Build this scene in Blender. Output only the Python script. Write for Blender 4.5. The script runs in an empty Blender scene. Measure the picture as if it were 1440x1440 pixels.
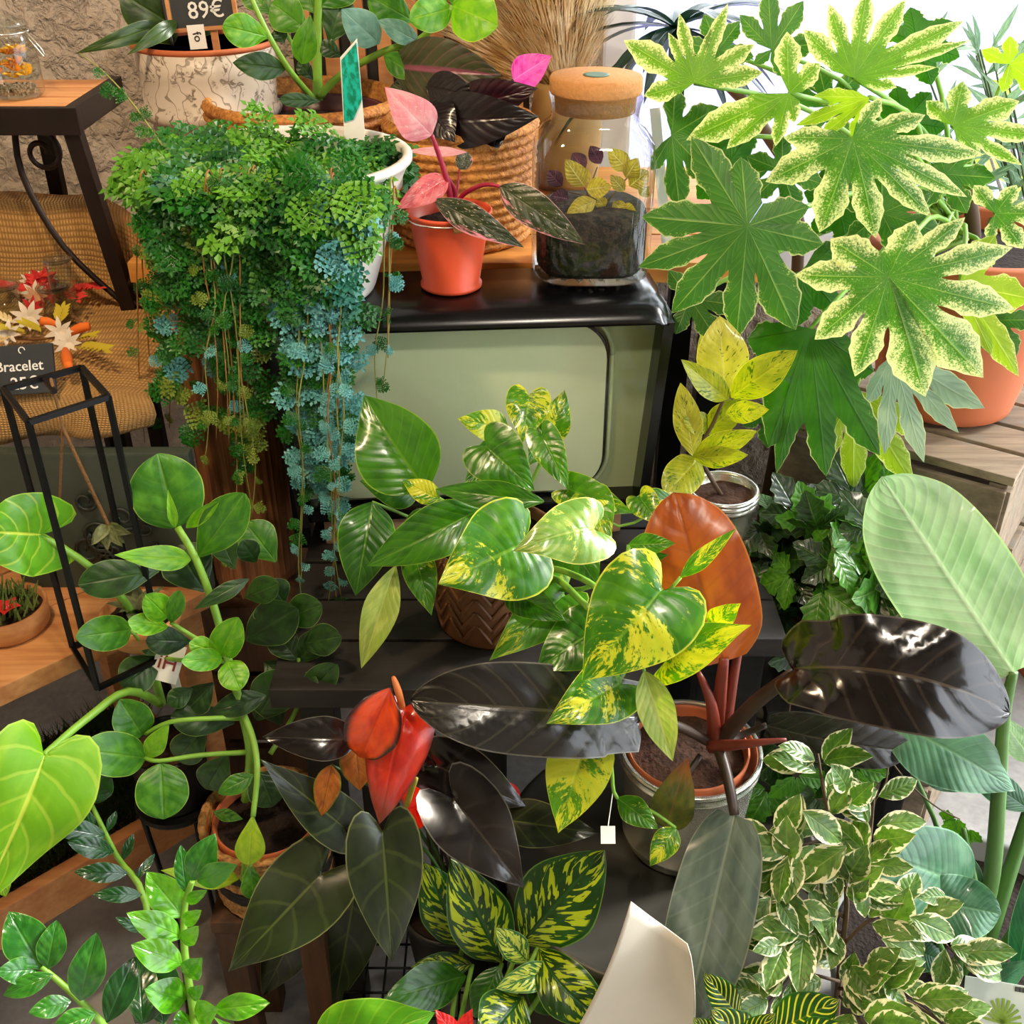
import bpy, bmesh, math, random
from mathutils import Vector, Matrix, noise
random.seed(11)
R = math.radians
scene = bpy.context.scene
COL = scene.collection

# ------------------------------------------------------------------ camera, sky, sun, exposure
CAM = Vector((0, 0, 1.6)); PITCH = R(32); FPX = 1560.0
cam_d = bpy.data.cameras.new('camera'); cam = bpy.data.objects.new('camera', cam_d); COL.objects.link(cam)
cam.location = CAM; cam.rotation_euler = (math.pi/2 - PITCH, 0, 0)
cam_d.sensor_width = 36; cam_d.sensor_fit = 'HORIZONTAL'; cam_d.lens = FPX/1440*36; cam_d.clip_start = 0.02
scene.camera = cam
world = bpy.data.worlds.new('sky'); scene.world = world; world.use_nodes = True
bg = world.node_tree.nodes['Background']; bg.inputs[0].default_value = (0.92, 0.96, 1.0, 1); bg.inputs[1].default_value = 3.6
sun_d = bpy.data.lights.new('sun', 'SUN'); sun_d.energy = 6.0; sun_d.angle = R(12); sun_d.color = (1, 0.96, 0.88)
sun = bpy.data.objects.new('sun', sun_d); COL.objects.link(sun)
sun.rotation_euler = Vector((-0.80, -0.30, -0.50)).to_track_quat('-Z', 'Y').to_euler()
vs = scene.view_settings
vs.view_transform = 'Standard'; vs.look = 'None'; vs.gamma = 1; vs.use_curve_mapping = False; vs.exposure = 0.48

# ------------------------------------------------------------------ geometry helpers
cp, sp = math.cos(PITCH), math.sin(PITCH)
def P(px, py, Y):
    a = (px-720)/FPX; b = (720-py)/FPX
    d = Vector((a, cp+b*sp, -sp+b*cp))
    return CAM + d*(Y/d.y)
def MPP(px, py, Y):
    b = (720-py)/FPX
    return Y/(cp+b*sp)/FPX
def ray(px, py):
    a = (px-720)/FPX; b = (720-py)/FPX
    return Vector((a, cp+b*sp, -sp+b*cp))
def PZ(px, py, z):
    d = ray(px, py); return CAM + d*((z-CAM.z)/d.z)

WL = {}
def link(o): COL.objects.link(o); return o
def tag(o, label, cat, group=None, kind=None):
    if label: o['label'] = label
    if cat: o['category'] = cat
    if group: o['group'] = group
    if kind: o['kind'] = kind
    return o
def thing(name, label, cat, loc, group=None):
    o = bpy.data.objects.new(name, None); link(o); o.location = loc; o.empty_display_size = .02
    WL[o] = Vector(loc); return tag(o, label, cat, group)
def origin_of(p):
    while p is not None and p not in WL: p = p.parent
    return WL[p] if p is not None else Vector((0, 0, 0))
def mk(name, verts, faces, mat, parent=None, smooth=True, uvs=None, attr=None):
    me = bpy.data.meshes.new(name)
    if parent is not None:
        og = origin_of(parent)
    else:
        vs_ = verts
        og = Vector((sum(v[0] for v in vs_)/len(vs_), sum(v[1] for v in vs_)/len(vs_), min(v[2] for v in vs_)))
    me.from_pydata([tuple(Vector(v)-og) for v in verts], [], faces)
    if smooth: me.polygons.foreach_set('use_smooth', [True]*len(me.polygons))
    if uvs:
        ul = me.uv_layers.new(name='UVMap')
        for lp in me.loops: ul.data[lp.index].uv = uvs[lp.vertex_index]
    if attr:
        for k, vals in attr.items():
            at = me.attributes.new(k, 'FLOAT', 'POINT'); at.data.foreach_set('value', vals)
    me.materials.append(mat)
    o = bpy.data.objects.new(name, me); link(o)
    if parent is not None: o.parent = parent
    else: o.location = og; WL[o] = og
    return o
def inst(name, me, M, parent):
    o = bpy.data.objects.new(name, me); link(o); o.parent = parent
    o.matrix_local = Matrix.Translation(-origin_of(parent)) @ M
    return o
class MB:
    def __init__(s): s.v = []; s.f = []
    def add(s, v, f):
        n = len(s.v); s.v += [Vector(q) for q in v]; s.f += [[i+n for i in q] for q in f]; return s
    def box(s, c, size, rot=None, bev=0.0):
        hx_, hy, hz = size[0]/2, size[1]/2, size[2]/2; c = Vector(c)
        if bev > 0:
            b = min(bev, hx_*.45, hy*.45, hz*.45); bm = bmesh.new(); bmesh.ops.create_cube(bm, size=1)
            for q in bm.verts: q.co = Vector((q.co.x*size[0], q.co.y*size[1], q.co.z*size[2]))
            bmesh.ops.bevel(bm, geom=bm.edges[:], offset=b, segments=2, affect='EDGES', profile=.7)
            bm.verts.index_update()
            vv = [q.co.copy() for q in bm.verts]; ff = [[q.index for q in f.verts] for f in bm.faces]; bm.free()
        else:
            vv = [Vector((x*hx_, y*hy, z*hz)) for x in (-1, 1) for y in (-1, 1) for z in (-1, 1)]
            ff = [(0, 1, 3, 2), (4, 6, 7, 5), (0, 4, 5, 1), (2, 3, 7, 6), (0, 2, 6, 4), (1, 5, 7, 3)]
        if rot is not None: vv = [rot @ q for q in vv]
        return s.add([q+c for q in vv], ff)
    def bar(s, a, b, w, h=None, up=(0, 0, 1), bev=0.0):
        a = Vector(a); b = Vector(b); d = b-a; L = d.length; d.normalize()
        u = Vector(up)
        if abs(d.dot(u)) > .95: u = Vector((0, 1, 0))
        x = d.cross(u).normalized(); z = x.cross(d)
        m = Matrix((x, d, z)).transposed()
        return s.box((a+b)/2, (w, L, h or w), m, bev)
    def tube(s, pts, r0, r1=None, n=7, cap=True, sub=4):
        pts = [Vector(p) for p in pts]; r1 = r0 if r1 is None else r1
        if len(pts) > 2: pts = spline(pts, sub)
        m = len(pts); vv = []; ff = []
        ref = None
        for i, p in enumerate(pts):
            t = (pts[min(i+1, m-1)]-pts[max(i-1, 0)])
            if t.length < 1e-9: t = Vector((0, 0, 1))
            t.normalize()
            if ref is None: ref = t.orthogonal()
            ref = (ref-t*ref.dot(t));
            if ref.length < 1e-6: ref = t.orthogonal()
            ref.normalize(); bn = t.cross(ref)
            f = i/(m-1); r = r0+(r1-r0)*f if not callable(r0) else r0(f)
            for k in range(n):
                a = 2*math.pi*k/n; vv.append(p+(ref*math.cos(a)+bn*math.sin(a))*r)
        for i in range(m-1):
            for k in range(n):
                k2 = (k+1) % n; ff.append((i*n+k, i*n+k2, (i+1)*n+k2, (i+1)*n+k))
        if cap: ff.append(tuple(range(n-1, -1, -1))); ff.append(tuple((m-1)*n+k for k in range(n)))
        return s.add(vv, ff)
    def lathe(s, prof, c, n=40, axis=None, sq=0.0, wob=None):
        c = Vector(c); vv = []; ff = []; m = len(prof)
        for i, (r, z) in enumerate(prof):
            for k in range(n):
                a = 2*math.pi*k/n
                q = 1.0
                if sq: q = (abs(math.cos(a))**(2+sq)+abs(math.sin(a))**(2+sq))**(-1/(2+sq))
                if wob: q *= wob(a, z)
                v = Vector((r*q*math.cos(a), r*q*math.sin(a), z))
                if axis is not None: v = axis @ v
                vv.append(c+v)
        for i in range(m-1):
            for k in range(n):
                k2 = (k+1) % n; ff.append((i*n+k, i*n+k2, (i+1)*n+k2, (i+1)*n+k))
        if prof[0][0] > 1e-5: ff.append(tuple(range(n-1, -1, -1)))
        if prof[-1][0] > 1e-5: ff.append(tuple((m-1)*n+k for k in range(n)))
        return s.add(vv, ff)
    def build(s, name, mat, parent=None, smooth=False):
        return mk(name, s.v, s.f, mat, parent, smooth)
def spline(p, sub=4):
    out = []; n = len(p)
    for i in range(n-1):
        p0 = p[max(i-1, 0)]; p1 = p[i]; p2 = p[i+1]; p3 = p[min(i+2, n-1)]
        for k in range(sub):
            t = k/sub; t2 = t*t; t3 = t2*t
            out.append(.5*((2*p1)+(-p0+p2)*t+(2*p0-5*p1+4*p2-p3)*t2+(-p0+3*p1-3*p2+p3)*t3))
    out.append(p[-1]); return out

# ------------------------------------------------------------------ material helpers
def hx(h, k=1.0):
    h = h.lstrip('#'); c = [int(h[i:i+2], 16)/255 for i in (0, 2, 4)]
    return tuple((x/12.92 if x < .04045 else ((x+.055)/1.055)**2.4)*k for x in c)+(1,)
def lc_(h, warm=True):
    c = hx(h)
    if warm and c[1] > c[0] and c[1] > c[2]: c = (min(1, c[0]*1.12), c[1], c[2]*.55, 1)
    return c
class NT:
    def __init__(s, name):
        s.m = bpy.data.materials.new(name); s.m.use_nodes = True; s.t = s.m.node_tree; s.t.nodes.clear()
        s.out = s.t.nodes.new('ShaderNodeOutputMaterial')
    def n(s, typ, ins=None, **props):
        d = s.t.nodes.new('ShaderNode'+typ)
        for k, v in props.items(): setattr(d, k, v)
        for k, v in (ins or {}).items():
            if isinstance(v, bpy.types.NodeSocket): s.t.links.new(v, d.inputs[k])
            else: d.inputs[k].default_value = v
        return d
    def ma(s, op, a, b=0.0, c=None, clamp=False):
        ins = {0: a, 1: b}
        if c is not None: ins[2] = c
        return s.n('Math', ins, operation=op, use_clamp=clamp).outputs[0]
    def mix(s, f, a, b, blend='MIX'):
        return s.n('Mix', {0: f, 6: a, 7: b}, data_type='RGBA', blend_type=blend).outputs[2]
    def ss(s, x, lo, hi):
        return s.n('MapRange', {0: x, 1: lo, 2: hi, 3: 0.0, 4: 1.0}, interpolation_type='SMOOTHSTEP').outputs[0]
    def noise(s, vec=None, scale=5, detail=3, rough=.5, out=0, dist=0.0):
        ins = {'Scale': scale, 'Detail': detail, 'Roughness': rough, 'Distortion': dist}
        if vec is not None: ins['Vector'] = vec
        return s.n('TexNoise', ins).outputs[out]
    def obj(s): return s.n('TexCoord').outputs['Object']
    def bump(s, h, strength=.3, dist=.01):
        return s.n('Bump', {'Strength': strength, 'Distance': dist, 'Height': h}).outputs[0]
    def pbr(s, col, rough=.5, metal=0.0, normal=None, spec=.5, **kw):
        ins = {'Base Color': col, 'Roughness': rough, 'Metallic': metal, 'Specular IOR Level': spec}
        if normal is not None: ins['Normal'] = normal
        ins.update(kw)
        return s.n('BsdfPrincipled', ins).outputs[0]
    def fin(s, sh): s.t.links.new(sh, s.out.inputs[0]); return s.m
def plain(name, c, rough=.5, metal=0.0, var=.12, bump=0.0, nscale=30, spec=.5):
    t = NT(name); o = t.obj(); n = t.noise(o, nscale, 4)
    c = hx(c) if isinstance(c, str) else c
    dk = tuple(x*(1-var*2) for x in c[:3])+(1,)
    col = t.mix(n, dk, tuple(min(1, x*(1+var)) for x in c[:3])+(1,))
    return t.fin(t.pbr(col, rough, metal, t.bump(n, bump, .004) if bump else None, spec))
def glass_mat(name, tint=(1, 1, 1, 1), refl=1.0):
    t = NT(name)
    fc_ = t.n('LayerWeight', {'Blend': .5}).outputs['Facing']
    f = t.ma('MULTIPLY', t.ma('ADD', t.ma('MULTIPLY', t.ma('POWER', fc_, 3.0), .9), .05), refl, clamp=True)
    tr = t.n('BsdfTransparent', {0: tint}).outputs[0]; gl = t.n('BsdfGlossy', {'Roughness': .03}).outputs[0]
    return t.fin(t.n('MixShader', {0: f, 1: tr, 2: gl}).outputs[0])
def wood(name, c1, c2, axis=0, scale=6.0, rough=.6, stretch=12, wear=None):
    t = NT(name); o = t.obj(); rnd = t.n('ObjectInfo').outputs['Random']
    sc = [scale]*3; sc[axis] = scale/stretch
    off = t.n('CombineXYZ', {0: t.ma('MULTIPLY', rnd, 31.0), 1: t.ma('MULTIPLY', rnd, 17.0), 2: t.ma('MULTIPLY', rnd, 7.0)}).outputs[0]
    mp = t.n('Mapping', {'Vector': o, 'Scale': sc, 'Location': off}).outputs[0]
    n = t.noise(mp, 6, 6, .62, dist=.4); n2 = t.noise(mp, 26, 3)
    f = t.ma('ADD', t.ma('MULTIPLY', n, .75), t.ma('MULTIPLY', n2, .3))
    col = t.mix(t.ss(f, .32, .72), hx(c1), hx(c2))
    col = t.mix(t.ma('MULTIPLY', rnd, .3), col, hx(c1))
    if wear: col = t.mix(t.ss(t.noise(o, 14, 4), .55, .7), col, hx(wear))
    return t.fin(t.pbr(col, rough, 0, t.bump(f, .35, .003)))

def leafmat(name, c1, c2, vein='#8fae5a', rough=.38, trans=.25, nv=8, va=.25, pat=None, pc='#d8d65a', pk=.5, slope=.9, edge=None, bumpk=.35, tcol=None, midw=.035, coat=0.0, two=None, warm=True):
    t = NT(name); hx = lambda h: lc_(h, warm)
    uv = t.n('UVMap').outputs[0]; sx = t.n('SeparateXYZ', {0: uv}); u = sx.outputs[0]; v = sx.outputs[1]
    av = t.ma('ABSOLUTE', t.ma('MULTIPLY', t.ma('SUBTRACT', v, .5), 2.0))
    rnd = t.n('ObjectInfo').outputs['Random']
    r1 = t.ma('MULTIPLY', rnd, 37.0)
    s = t.ma('SUBTRACT', u, t.ma('MULTIPLY', av, slope*.28))
    sv = t.ma('PINGPONG', t.ma('MULTIPLY', s, nv), .5)         # 0 at veins
    side = t.n('CombineXYZ', {0: t.ma('ADD', t.ma('MULTIPLY', s, 9.0), r1), 1: t.ma('MULTIPLY', v, 3.0), 2: r1}).outputs[0]
    base_n = t.noise(t.n('CombineXYZ', {0: t.ma('ADD', t.ma('MULTIPLY', u, 3.0), r1), 1: t.ma('MULTIPLY', v, 3.0), 2: r1}).outputs[0], 1.6, 3)
    base = t.mix(t.ss(t.ma('ADD', base_n, t.ma('MULTIPLY', t.ma('SUBTRACT', rnd, .5), .25)), .3, .7), hx(c1), hx(c2))
    pcs = hx(pc)
    if pat == 'marble':      # pothos: streaks along the side veins
        co = t.n('CombineXYZ', {0: t.ma('ADD', t.ma('MULTIPLY', s, 7.0), r1), 1: t.ma('MULTIPLY', v, 2.2), 2: r1}).outputs[0]
        big = t.noise(co, .55, 2); fine = t.noise(co, 4.2, 5, .7)
        x = t.ma('ADD', t.ma('MULTIPLY', big, .55), t.ma('MULTIPLY', fine, .49))
        f = t.ss(t.ma('ADD', x, t.ma('MULTIPLY', t.ma('SUBTRACT', rnd, .5), .10)), pk, pk+.05)
        base = t.mix(f, base, t.mix(t.noise(co, 1.3, 2), pcs, hx('#a9c83a')))
    elif pat == 'blotch':    # dieffenbachia: separate blotches running out from the midrib
        co = t.n('CombineXYZ', {0: t.ma('ADD', t.ma('MULTIPLY', t.ma('SUBTRACT', u, t.ma('MULTIPLY', av, .34)), 15.0), r1), 1: t.ma('MULTIPLY', v, 4.6), 2: r1}).outputs[0]
        x = t.noise(co, 1.1, 2, .5, dist=.5)
        f = t.ss(x, pk, pk+.025)
        f = t.ma('MULTIPLY', f, t.ma('MULTIPLY', t.ss(av, .06, .10), t.ma('SUBTRACT', 1.0, t.ss(av, .80, .88))))
        base = t.mix(f, base, pcs)
    elif pat == 'margin':    # variegated fig: cream margins with an uneven inner line
        x = t.ma('ADD', av, t.ma('MULTIPLY', t.ma('SUBTRACT', t.noise(side, 1.0, 2), .5), 1.1))
        base = t.mix(t.ss(x, pk, pk+.06), base, pcs)
    elif pat == 'stripe':    # thin pale pinstripes along the side veins
        f = t.ma('SUBTRACT', 1.0, t.ss(sv, .09, .16))
        f = t.ma('MULTIPLY', f, t.ma('SUBTRACT', 1.0, t.ss(av, .82, .95)))
        base = t.mix(f, base, pcs)
    elif pat == 'speck':     # yellow leaf with dark green flecks
        co = t.n('CombineXYZ', {0: t.ma('ADD', t.ma('MULTIPLY', s, 14.0), r1), 1: t.ma('MULTIPLY', v, 5.0), 2: r1}).outputs[0]
        x = t.ma('ADD', t.ma('MULTIPLY', t.noise(co, 2.2, 3), .6), t.ma('MULTIPLY', t.noise(co, .5, 2), .45))
        base = t.mix(t.ss(x, pk, pk+.06), base, pcs)
    elif pat == 'half':      # pink sectors
        co = t.n('CombineXYZ', {0: t.ma('ADD', t.ma('MULTIPLY', u, 3.0), r1), 1: t.ma('MULTIPLY', v, 4.0), 2: r1}).outputs[0]
        x = t.ma('ADD', t.ma('MULTIPLY', t.ma('SUBTRACT', v, .5), .75), t.ma('MULTIPLY', t.noise(co, 1.0, 4, .7), 1.0))
        base = t.mix(t.ss(x, pk, pk+.12), base, pcs)
        base = t.mix(t.ss(t.noise(co, 5, 4, .7), .60, .66), base, hx('#d9c9b6'))
    elif pat == 'spathe':    # flower bract: dark rim and tip
        x = t.ma('ADD', t.ma('MULTIPLY', t.ma('POWER', av, 3.0), .9), t.ma('MULTIPLY', t.noise(side, .8, 3), .35))
        base = t.mix(t.ss(x, pk, pk+.5), base, pcs)
    if two: base = t.mix(t.ss(t.ma('ADD', u, t.ma('MULTIPLY', t.ma('SUBTRACT', base_n, .5), .3)), two[1], two[2]), base, hx(two[0]))
    vm = t.ma('SUBTRACT', 1.0, t.ss(sv, .03, .10))
    mid = t.ma('SUBTRACT', 1.0, t.ss(av, midw*.5, midw*1.4))
    f = t.ma('MAXIMUM', t.ma('MULTIPLY', vm, va), t.ma('MULTIPLY', mid, min(1, va*2.2+.1)))
    base = t.mix(f, base, hx(vein))
    if edge: base = t.mix(t.ma('MULTIPLY', t.ss(av, .955, .985), .8), base, hx(edge))
    h = t.ma('ADD', t.ma('MULTIPLY', t.ss(sv, 0.0, .40), .22+va*.5), t.ma('MULTIPLY', t.ss(av, 0.0, .10), .6))
    h = t.ma('ADD', h, t.ma('MULTIPLY', t.noise(side, 1.2, 3), .35))
    nm = t.bump(h, bumpk, .004)
    kw = {'Coat Weight': coat, 'Coat Roughness': .12} if coat else {}
    sh = t.pbr(base, rough, 0, nm, .5, **kw)
    if trans:
        tc = t.mix(.55, base, hx(tcol)) if tcol else t.n('HueSaturation', {'Saturation': 1.15, 'Value': 1.5, 'Color': base}).outputs[0]
        sh = t.n('MixShader', {0: trans, 1: sh, 2: t.n('BsdfTranslucent', {0: tc, 'Normal': nm}).outputs[0]}).outputs[0]
    return t.fin(sh)

# ------------------------------------------------------------------ leaf builders
def interp(tab, x):
    for (a, b), (c, d) in zip(tab, tab[1:]):
        if x <= c:
            t = (x-a)/(c-a) if c > a else 0; t = t*t*(3-2*t)*.5+t*.5
            return b+(d-b)*t
    return tab[-1][1]
PROF = {
 'ovate': [(0, .05), (.04, .32), (.14, .75), (.32, 1), (.5, .93), (.7, .66), (.86, .33), (.95, .12), (1, 0)],
 'elliptic': [(0, .04), (.08, .33), (.22, .72), (.45, 1), (.62, .93), (.8, .62), (.92, .3), (1, 0)],
 'obovate': [(0, .07), (.1, .26), (.3, .66), (.5, .93), (.64, 1), (.8, .86), (.91, .58), (.97, .3), (1, .04)],
 'round': [(0, .12), (.06, .45), (.2, .82), (.45, 1), (.68, .95), (.85, .68), (.95, .36), (1, .05)],
 'heart': [(0, .66), (.06, .84), (.16, .98), (.28, 1), (.45, .88), (.62, .66), (.78, .42), (.9, .2), (.96, .07), (1, 0)],
 'oblong': [(0, .45), (.06, .68), (.16, .88), (.32, .98), (.5, 1), (.68, .94), (.82, .78), (.92, .50), (.97, .27), (1, .0)],
 'lance': [(0, .06), (.12, .5), (.3, .92), (.42, 1), (.6, .84), (.8, .48), (.92, .2), (1, 0)],
}
LOBE = {'heart': .20, 'oblong': .06}
EDGE = {   # outline of lobed leaves: row -> (along, across); rows fan out from the stalk
 'heart': [(0, 0, 0), (.05, -.45, .14), (.10, -.85, .32), (.16, -1, .55), (.23, -.70, .80), (.31, .0, .97), (.40, .17, 1.0), (.52, .36, .92), (.66, .57, .68), (.80, .77, .38), (.90, .89, .17), (1, 1, 0)],
 'oblong': [(0, 0, 0), (.04, -.6, .16), (.08, -1, .38), (.13, -.6, .62), (.19, .05, .80), (.28, .17, .92), (.40, .33, .99), (.55, .53, 1.0), (.70, .71, .92), (.82, .85, .70), (.91, .94, .42), (.96, .985, .18), (1, 1, 0)],
}
def cr(tab, x):
    n = len(tab)
    for i in range(n-1):
        if x <= tab[i+1][0] or i == n-2:
            a, b = tab[i], tab[i+1]; t = (x-a[0])/(b[0]-a[0]); p = tab[max(i-1, 0)]; q = tab[min(i+2, n-1)]; out = []
            for k in (1, 2):
                m0 = (b[k]-p[k])/(b[0]-p[0])*(b[0]-a[0]); m1 = (q[k]-a[k])/(q[0]-a[0])*(b[0]-a[0])
                out.append((2*t**3-3*t*t+1)*a[k]+(t**3-2*t*t+t)*m0+(-2*t**3+3*t*t)*b[k]+(t**3-t*t)*m1)
            return out
def prof_at(tab, x): return max(0, cr([(a, b, 0) for a, b in tab], x)[0])
def leafgrid(prof, nu=13, nv=8, lobe=None, teeth=0.0):
    if prof in EDGE and (lobe is None or lobe > .001):
        lobe = LOBE[prof] if lobe is None else lobe; rows = []; nu_ = nu
        for i in range(nu+1):
            u = i/nu; ex, ey = cr(EDGE[prof], u); ey = max(0, ey)
            if ex < 0: ex *= lobe
            mr = max(0, (u-.06)/.94)**1.15 if prof == 'heart' else max(0, (u-.05)/.95)
            row = []
            for j in range(nv+1):
                v = -1+2*j/nv; a = abs(v); row.append((u, v, mr+(ex-mr)*a**1.25, ey*v, max(ey, .05)))
            rows.append(row)
        return rows
    tab = PROF[prof]; lobe = LOBE.get(prof, 0) if lobe is None else lobe
    rows = []
    for i in range(nu+1):
        u = i/nu; u = u*u*(3-2*u)*.45+u*.55
        h = prof_at(tab, u)
        if teeth: h *= 1+teeth*(1 if i % 2 else -1)*(1 if 1 < i < nu else 0)
        row = []
        for j in range(nv+1):
            v = -1+2*j/nv
            x = u-lobe*(1-u)**2.5*(abs(v)**1.2)*(1.0 if abs(v) < .8 else 1-.55*(abs(v)-.8)/.2)
            row.append((u, v, x, h*v, h))
        rows.append(row)
    return rows
def leaf(parent, mat, b, t, w, yb, yt, prof='ovate', roll=0, arch=.08, fold=.22, wave=.06, curl=.12, lobe=None, name='leaf', nu=20, nv=8, teeth=0, bow=0, label=None, pleat=0.0, pn=9):
    B = P(b[0], b[1], yb); T = P(t[0], t[1], yt); A = T-B; L = A.length; mid = (B+T)/2
    mx = ((b[0]+t[0])/2, (b[1]+t[1])/2)
    V = (CAM-mid).normalized(); ax = A.normalized()
    S = ax.cross(V)
    S = S.normalized() if S.length > .05 else ax.orthogonal().normalized()
    N = S.cross(ax)
    q = Matrix.Rotation(R(roll), 3, ax); S = q @ S; N = q @ N
    W = w*MPP(mx[0], mx[1], (yb+yt)/2)/max(.45, math.cos(R(roll)))/2
    ph = random.random()*6.28; k = random.uniform(1.6, 2.6)
    vv = []; uvs = []; rows = leafgrid(prof, nu, nv, lobe, teeth)
    for row in rows:
        for (u, v, x, hv, h) in row:
            n = arch*L*4*u*(1-u) + W*h*(fold*abs(v)-curl*v*v*1.5) + W*wave*abs(v)**1.5*math.sin(6.28*k*u+ph+(1.5 if v > 0 else 0))
            if pleat: n += W*pleat*math.cos(6.283*(u*pn-abs(v)*2.0))*min(1, abs(v)*3)*(1-abs(v)**6)
            side = W*hv + bow*L*4*u*(1-u)
            vv.append(B+A*x+S*side+N*n); uvs.append((u, (v+1)/2))
    nn = nv+1; ff = [(i*nn+j, i*nn+j+1, (i+1)*nn+j+1, (i+1)*nn+j) for i in range(nu) for j in range(nv)]
    o = mk(name, vv, ff, mat, parent, True, uvs)
    if label: o['label'] = label
    return o
def unit_leaf(name, prof, mat, nu=6, nv=4, fold=.25, arch=.1, wave=.0, width=.45, teeth=0, curl=.1):
    vv = []; uvs = []
    for row in leafgrid(prof, nu, nv, None, teeth):
        for (u, v, x, hv, h) in row:
            vv.append(Vector((hv*width/2, x, arch*4*u*(1-u)-arch*.6*u*u+width/2*h*(fold*abs(v)-curl*v*v)+wave*math.sin(9*u)*abs(v)*width/2))); uvs.append((u, (v+1)/2))
    nn = nv+1; ff = [(i*nn+j, i*nn+j+1, (i+1)*nn+j+1, (i+1)*nn+j) for i in range(nu) for j in range(nv)]
    me = bpy.data.meshes.new(name); me.from_pydata(vv, [], ff)
    me.polygons.foreach_set('use_smooth', [True]*len(ff))
    ul = me.uv_layers.new(name='UVMap')
    for lp in me.loops: ul.data[lp.index].uv = uvs[lp.vertex_index]
    me.materials.append(mat); return me
def frame(pos, ydir, nrm, sx, sy=None, sz=None):
    y = Vector(ydir).normalized(); n = Vector(nrm); x = y.cross(n)
    x = x.normalized() if x.length > 1e-4 else y.orthogonal().normalized()
    z = x.cross(y); sy = sy or sx; sz = sz or sx
    return Matrix(((x.x*sx, y.x*sy, z.x*sz, pos[0]), (x.y*sx, y.y*sy, z.y*sz, pos[1]), (x.z*sx, y.z*sy, z.z*sz, pos[2]), (0, 0, 0, 1)))
def stem(parent, mat, pts, r0, r1=None, name='stem', n=7):
    return MB().tube([P(*p) if len(p) == 3 and not isinstance(p, Vector) else p for p in pts], r0, r1, n).build(name, mat, parent, True)
def leaves(parent, specs, mats, **dflt):
    for sp_ in specs:
        o = dict(dflt); 
        if len(sp_) > 7: o.update(sp_[7])
        m = o.pop('m', 0)
        leaf(parent, mats[m], (sp_[0], sp_[1]), (sp_[2], sp_[3]), sp_[4], sp_[5], sp_[6], **o)
# ------------------------------------------------------------------ shared materials
M = {}
t = NT('roughcast_plaster'); o = t.obj()
n1 = t.noise(o, 34, 5, .6, dist=.4); n2 = t.noise(o, 90, 4)
hgt = t.ma('ADD', t.ss(n1, .38, .66), t.ma('MULTIPLY', n2, .4))
M['plaster'] = t.fin(t.pbr(t.mix(t.noise(o, 5, 3), hx('#b5a18c'), hx('#ddd0bf')), .95, 0, t.bump(hgt, .8, .014)))
t = NT('concrete'); o = t.obj(); n1 = t.noise(o, 2.2, 6, .65); n2 = t.noise(o, 60, 3)
M['concrete'] = t.fin(t.pbr(t.mix(t.ss(t.ma('ADD', t.ma('MULTIPLY', n1, .8), t.ma('MULTIPLY', n2, .2)), .3, .7), hx('#7b7a7a'), hx('#b5b2ad')), .7, 0, t.bump(n2, .15, .003)))
M['white_paint'] = plain('white_paint', '#e6e6ea', .5, var=.03)
M['pavement'] = plain('sunlit_pavement', '#75729e', .8, var=.04, nscale=3)
M['road_line'] = plain('white_road_paint', '#f4f4f8', .7, var=.02)
M['pine'] = wood('pine_board', '#a8683a', '#cf965c', 0, 5)
M['pine2'] = wood('honey_board', '#b9702a', '#dd9f4a', 0, 5)
M['weathered'] = wood('weathered_crate_wood', '#6b5b4a', '#a08d74', 0, 5, .8, wear='#7f7768')
M['darkwood'] = wood('dark_stained_wood', '#12100f', '#2a2420', 0, 5, .6)
M['brownwood'] = wood('brown_wood', '#34200f', '#5e3b20', 2, 5, .7)
M['bark'] = wood('split_log', '#5a3018', '#b0703c', 2, 9, .85, 16)
M['iron'] = plain('wrought_iron', '#2a1f1b', .5, .6, .2)
M['black_metal'] = plain('black_wire', '#0b0b0c', .45, .5, .1)
M['black_gloss'] = plain('black_lacquer', '#08080a', .22, var=.05)
M['black_plastic'] = plain('black_plastic', '#0d0d0e', .5, var=.05)
M['chrome'] = plain('silver_pot', '#dcdacf', .22, .8, .05, nscale=8)
M['zinc'] = plain('aged_zinc', '#5c5850', .5, .6, .25, nscale=9)
M['terracotta'] = plain('terracotta', '#c0663a', .75, var=.1, nscale=14)
M['soil'] = plain('potting_soil', '#2a1a12', .95, var=.45, bump=1.0, nscale=160)
M['soil2'] = plain('coir_soil', '#4a2c1a', .95, var=.5, bump=1.0, nscale=160)
M['white_ceramic'] = plain('white_glaze', '#e9e4d8', .3, var=.03)
M['stem_green'] = plain('stem_green', '#7fb03a', .45, var=.15)
M['stem_dark'] = plain('stem_dark_green', '#3d5a2a', .5, var=.2)
M['stem_brown'] = plain('stem_brown', '#5a4630', .7, var=.2)
M['glass'] = glass_mat('clear_glass', (.93, .96, .94, 1))
M['pane'] = glass_mat('window_glass', (.98, .99, 1, 1), .6)
M['slate'] = plain('slate', '#2b3033', .6, var=.12)
M['chalk'] = plain('chalk', '#e8e6df', .9, var=.04)
M['paper'] = plain('cream_paper', '#d8cfbd', .6, var=.03)
M['white_card'] = plain('white_card', '#eceae2', .6, var=.02)
M['jute'] = plain('jute_rope', '#8a6238', .9, var=.25, bump=.6, nscale=300)
def wick(name, c1, c2, sc=150):
    t = NT(name); o = t.obj(); n = t.noise(o, sc, 3, .6); n2 = t.noise(o, 12, 3)
    col = t.mix(t.ss(t.ma('ADD', t.ma('MULTIPLY', n, .7), t.ma('MULTIPLY', n2, .4)), .35, .75), hx(c1), hx(c2))
    return t.fin(t.pbr(col, .75, 0, t.bump(n, .8, .004)))
M['wicker'] = wick('seagrass_rope', '#7a4a20', '#d29a54')
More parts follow.
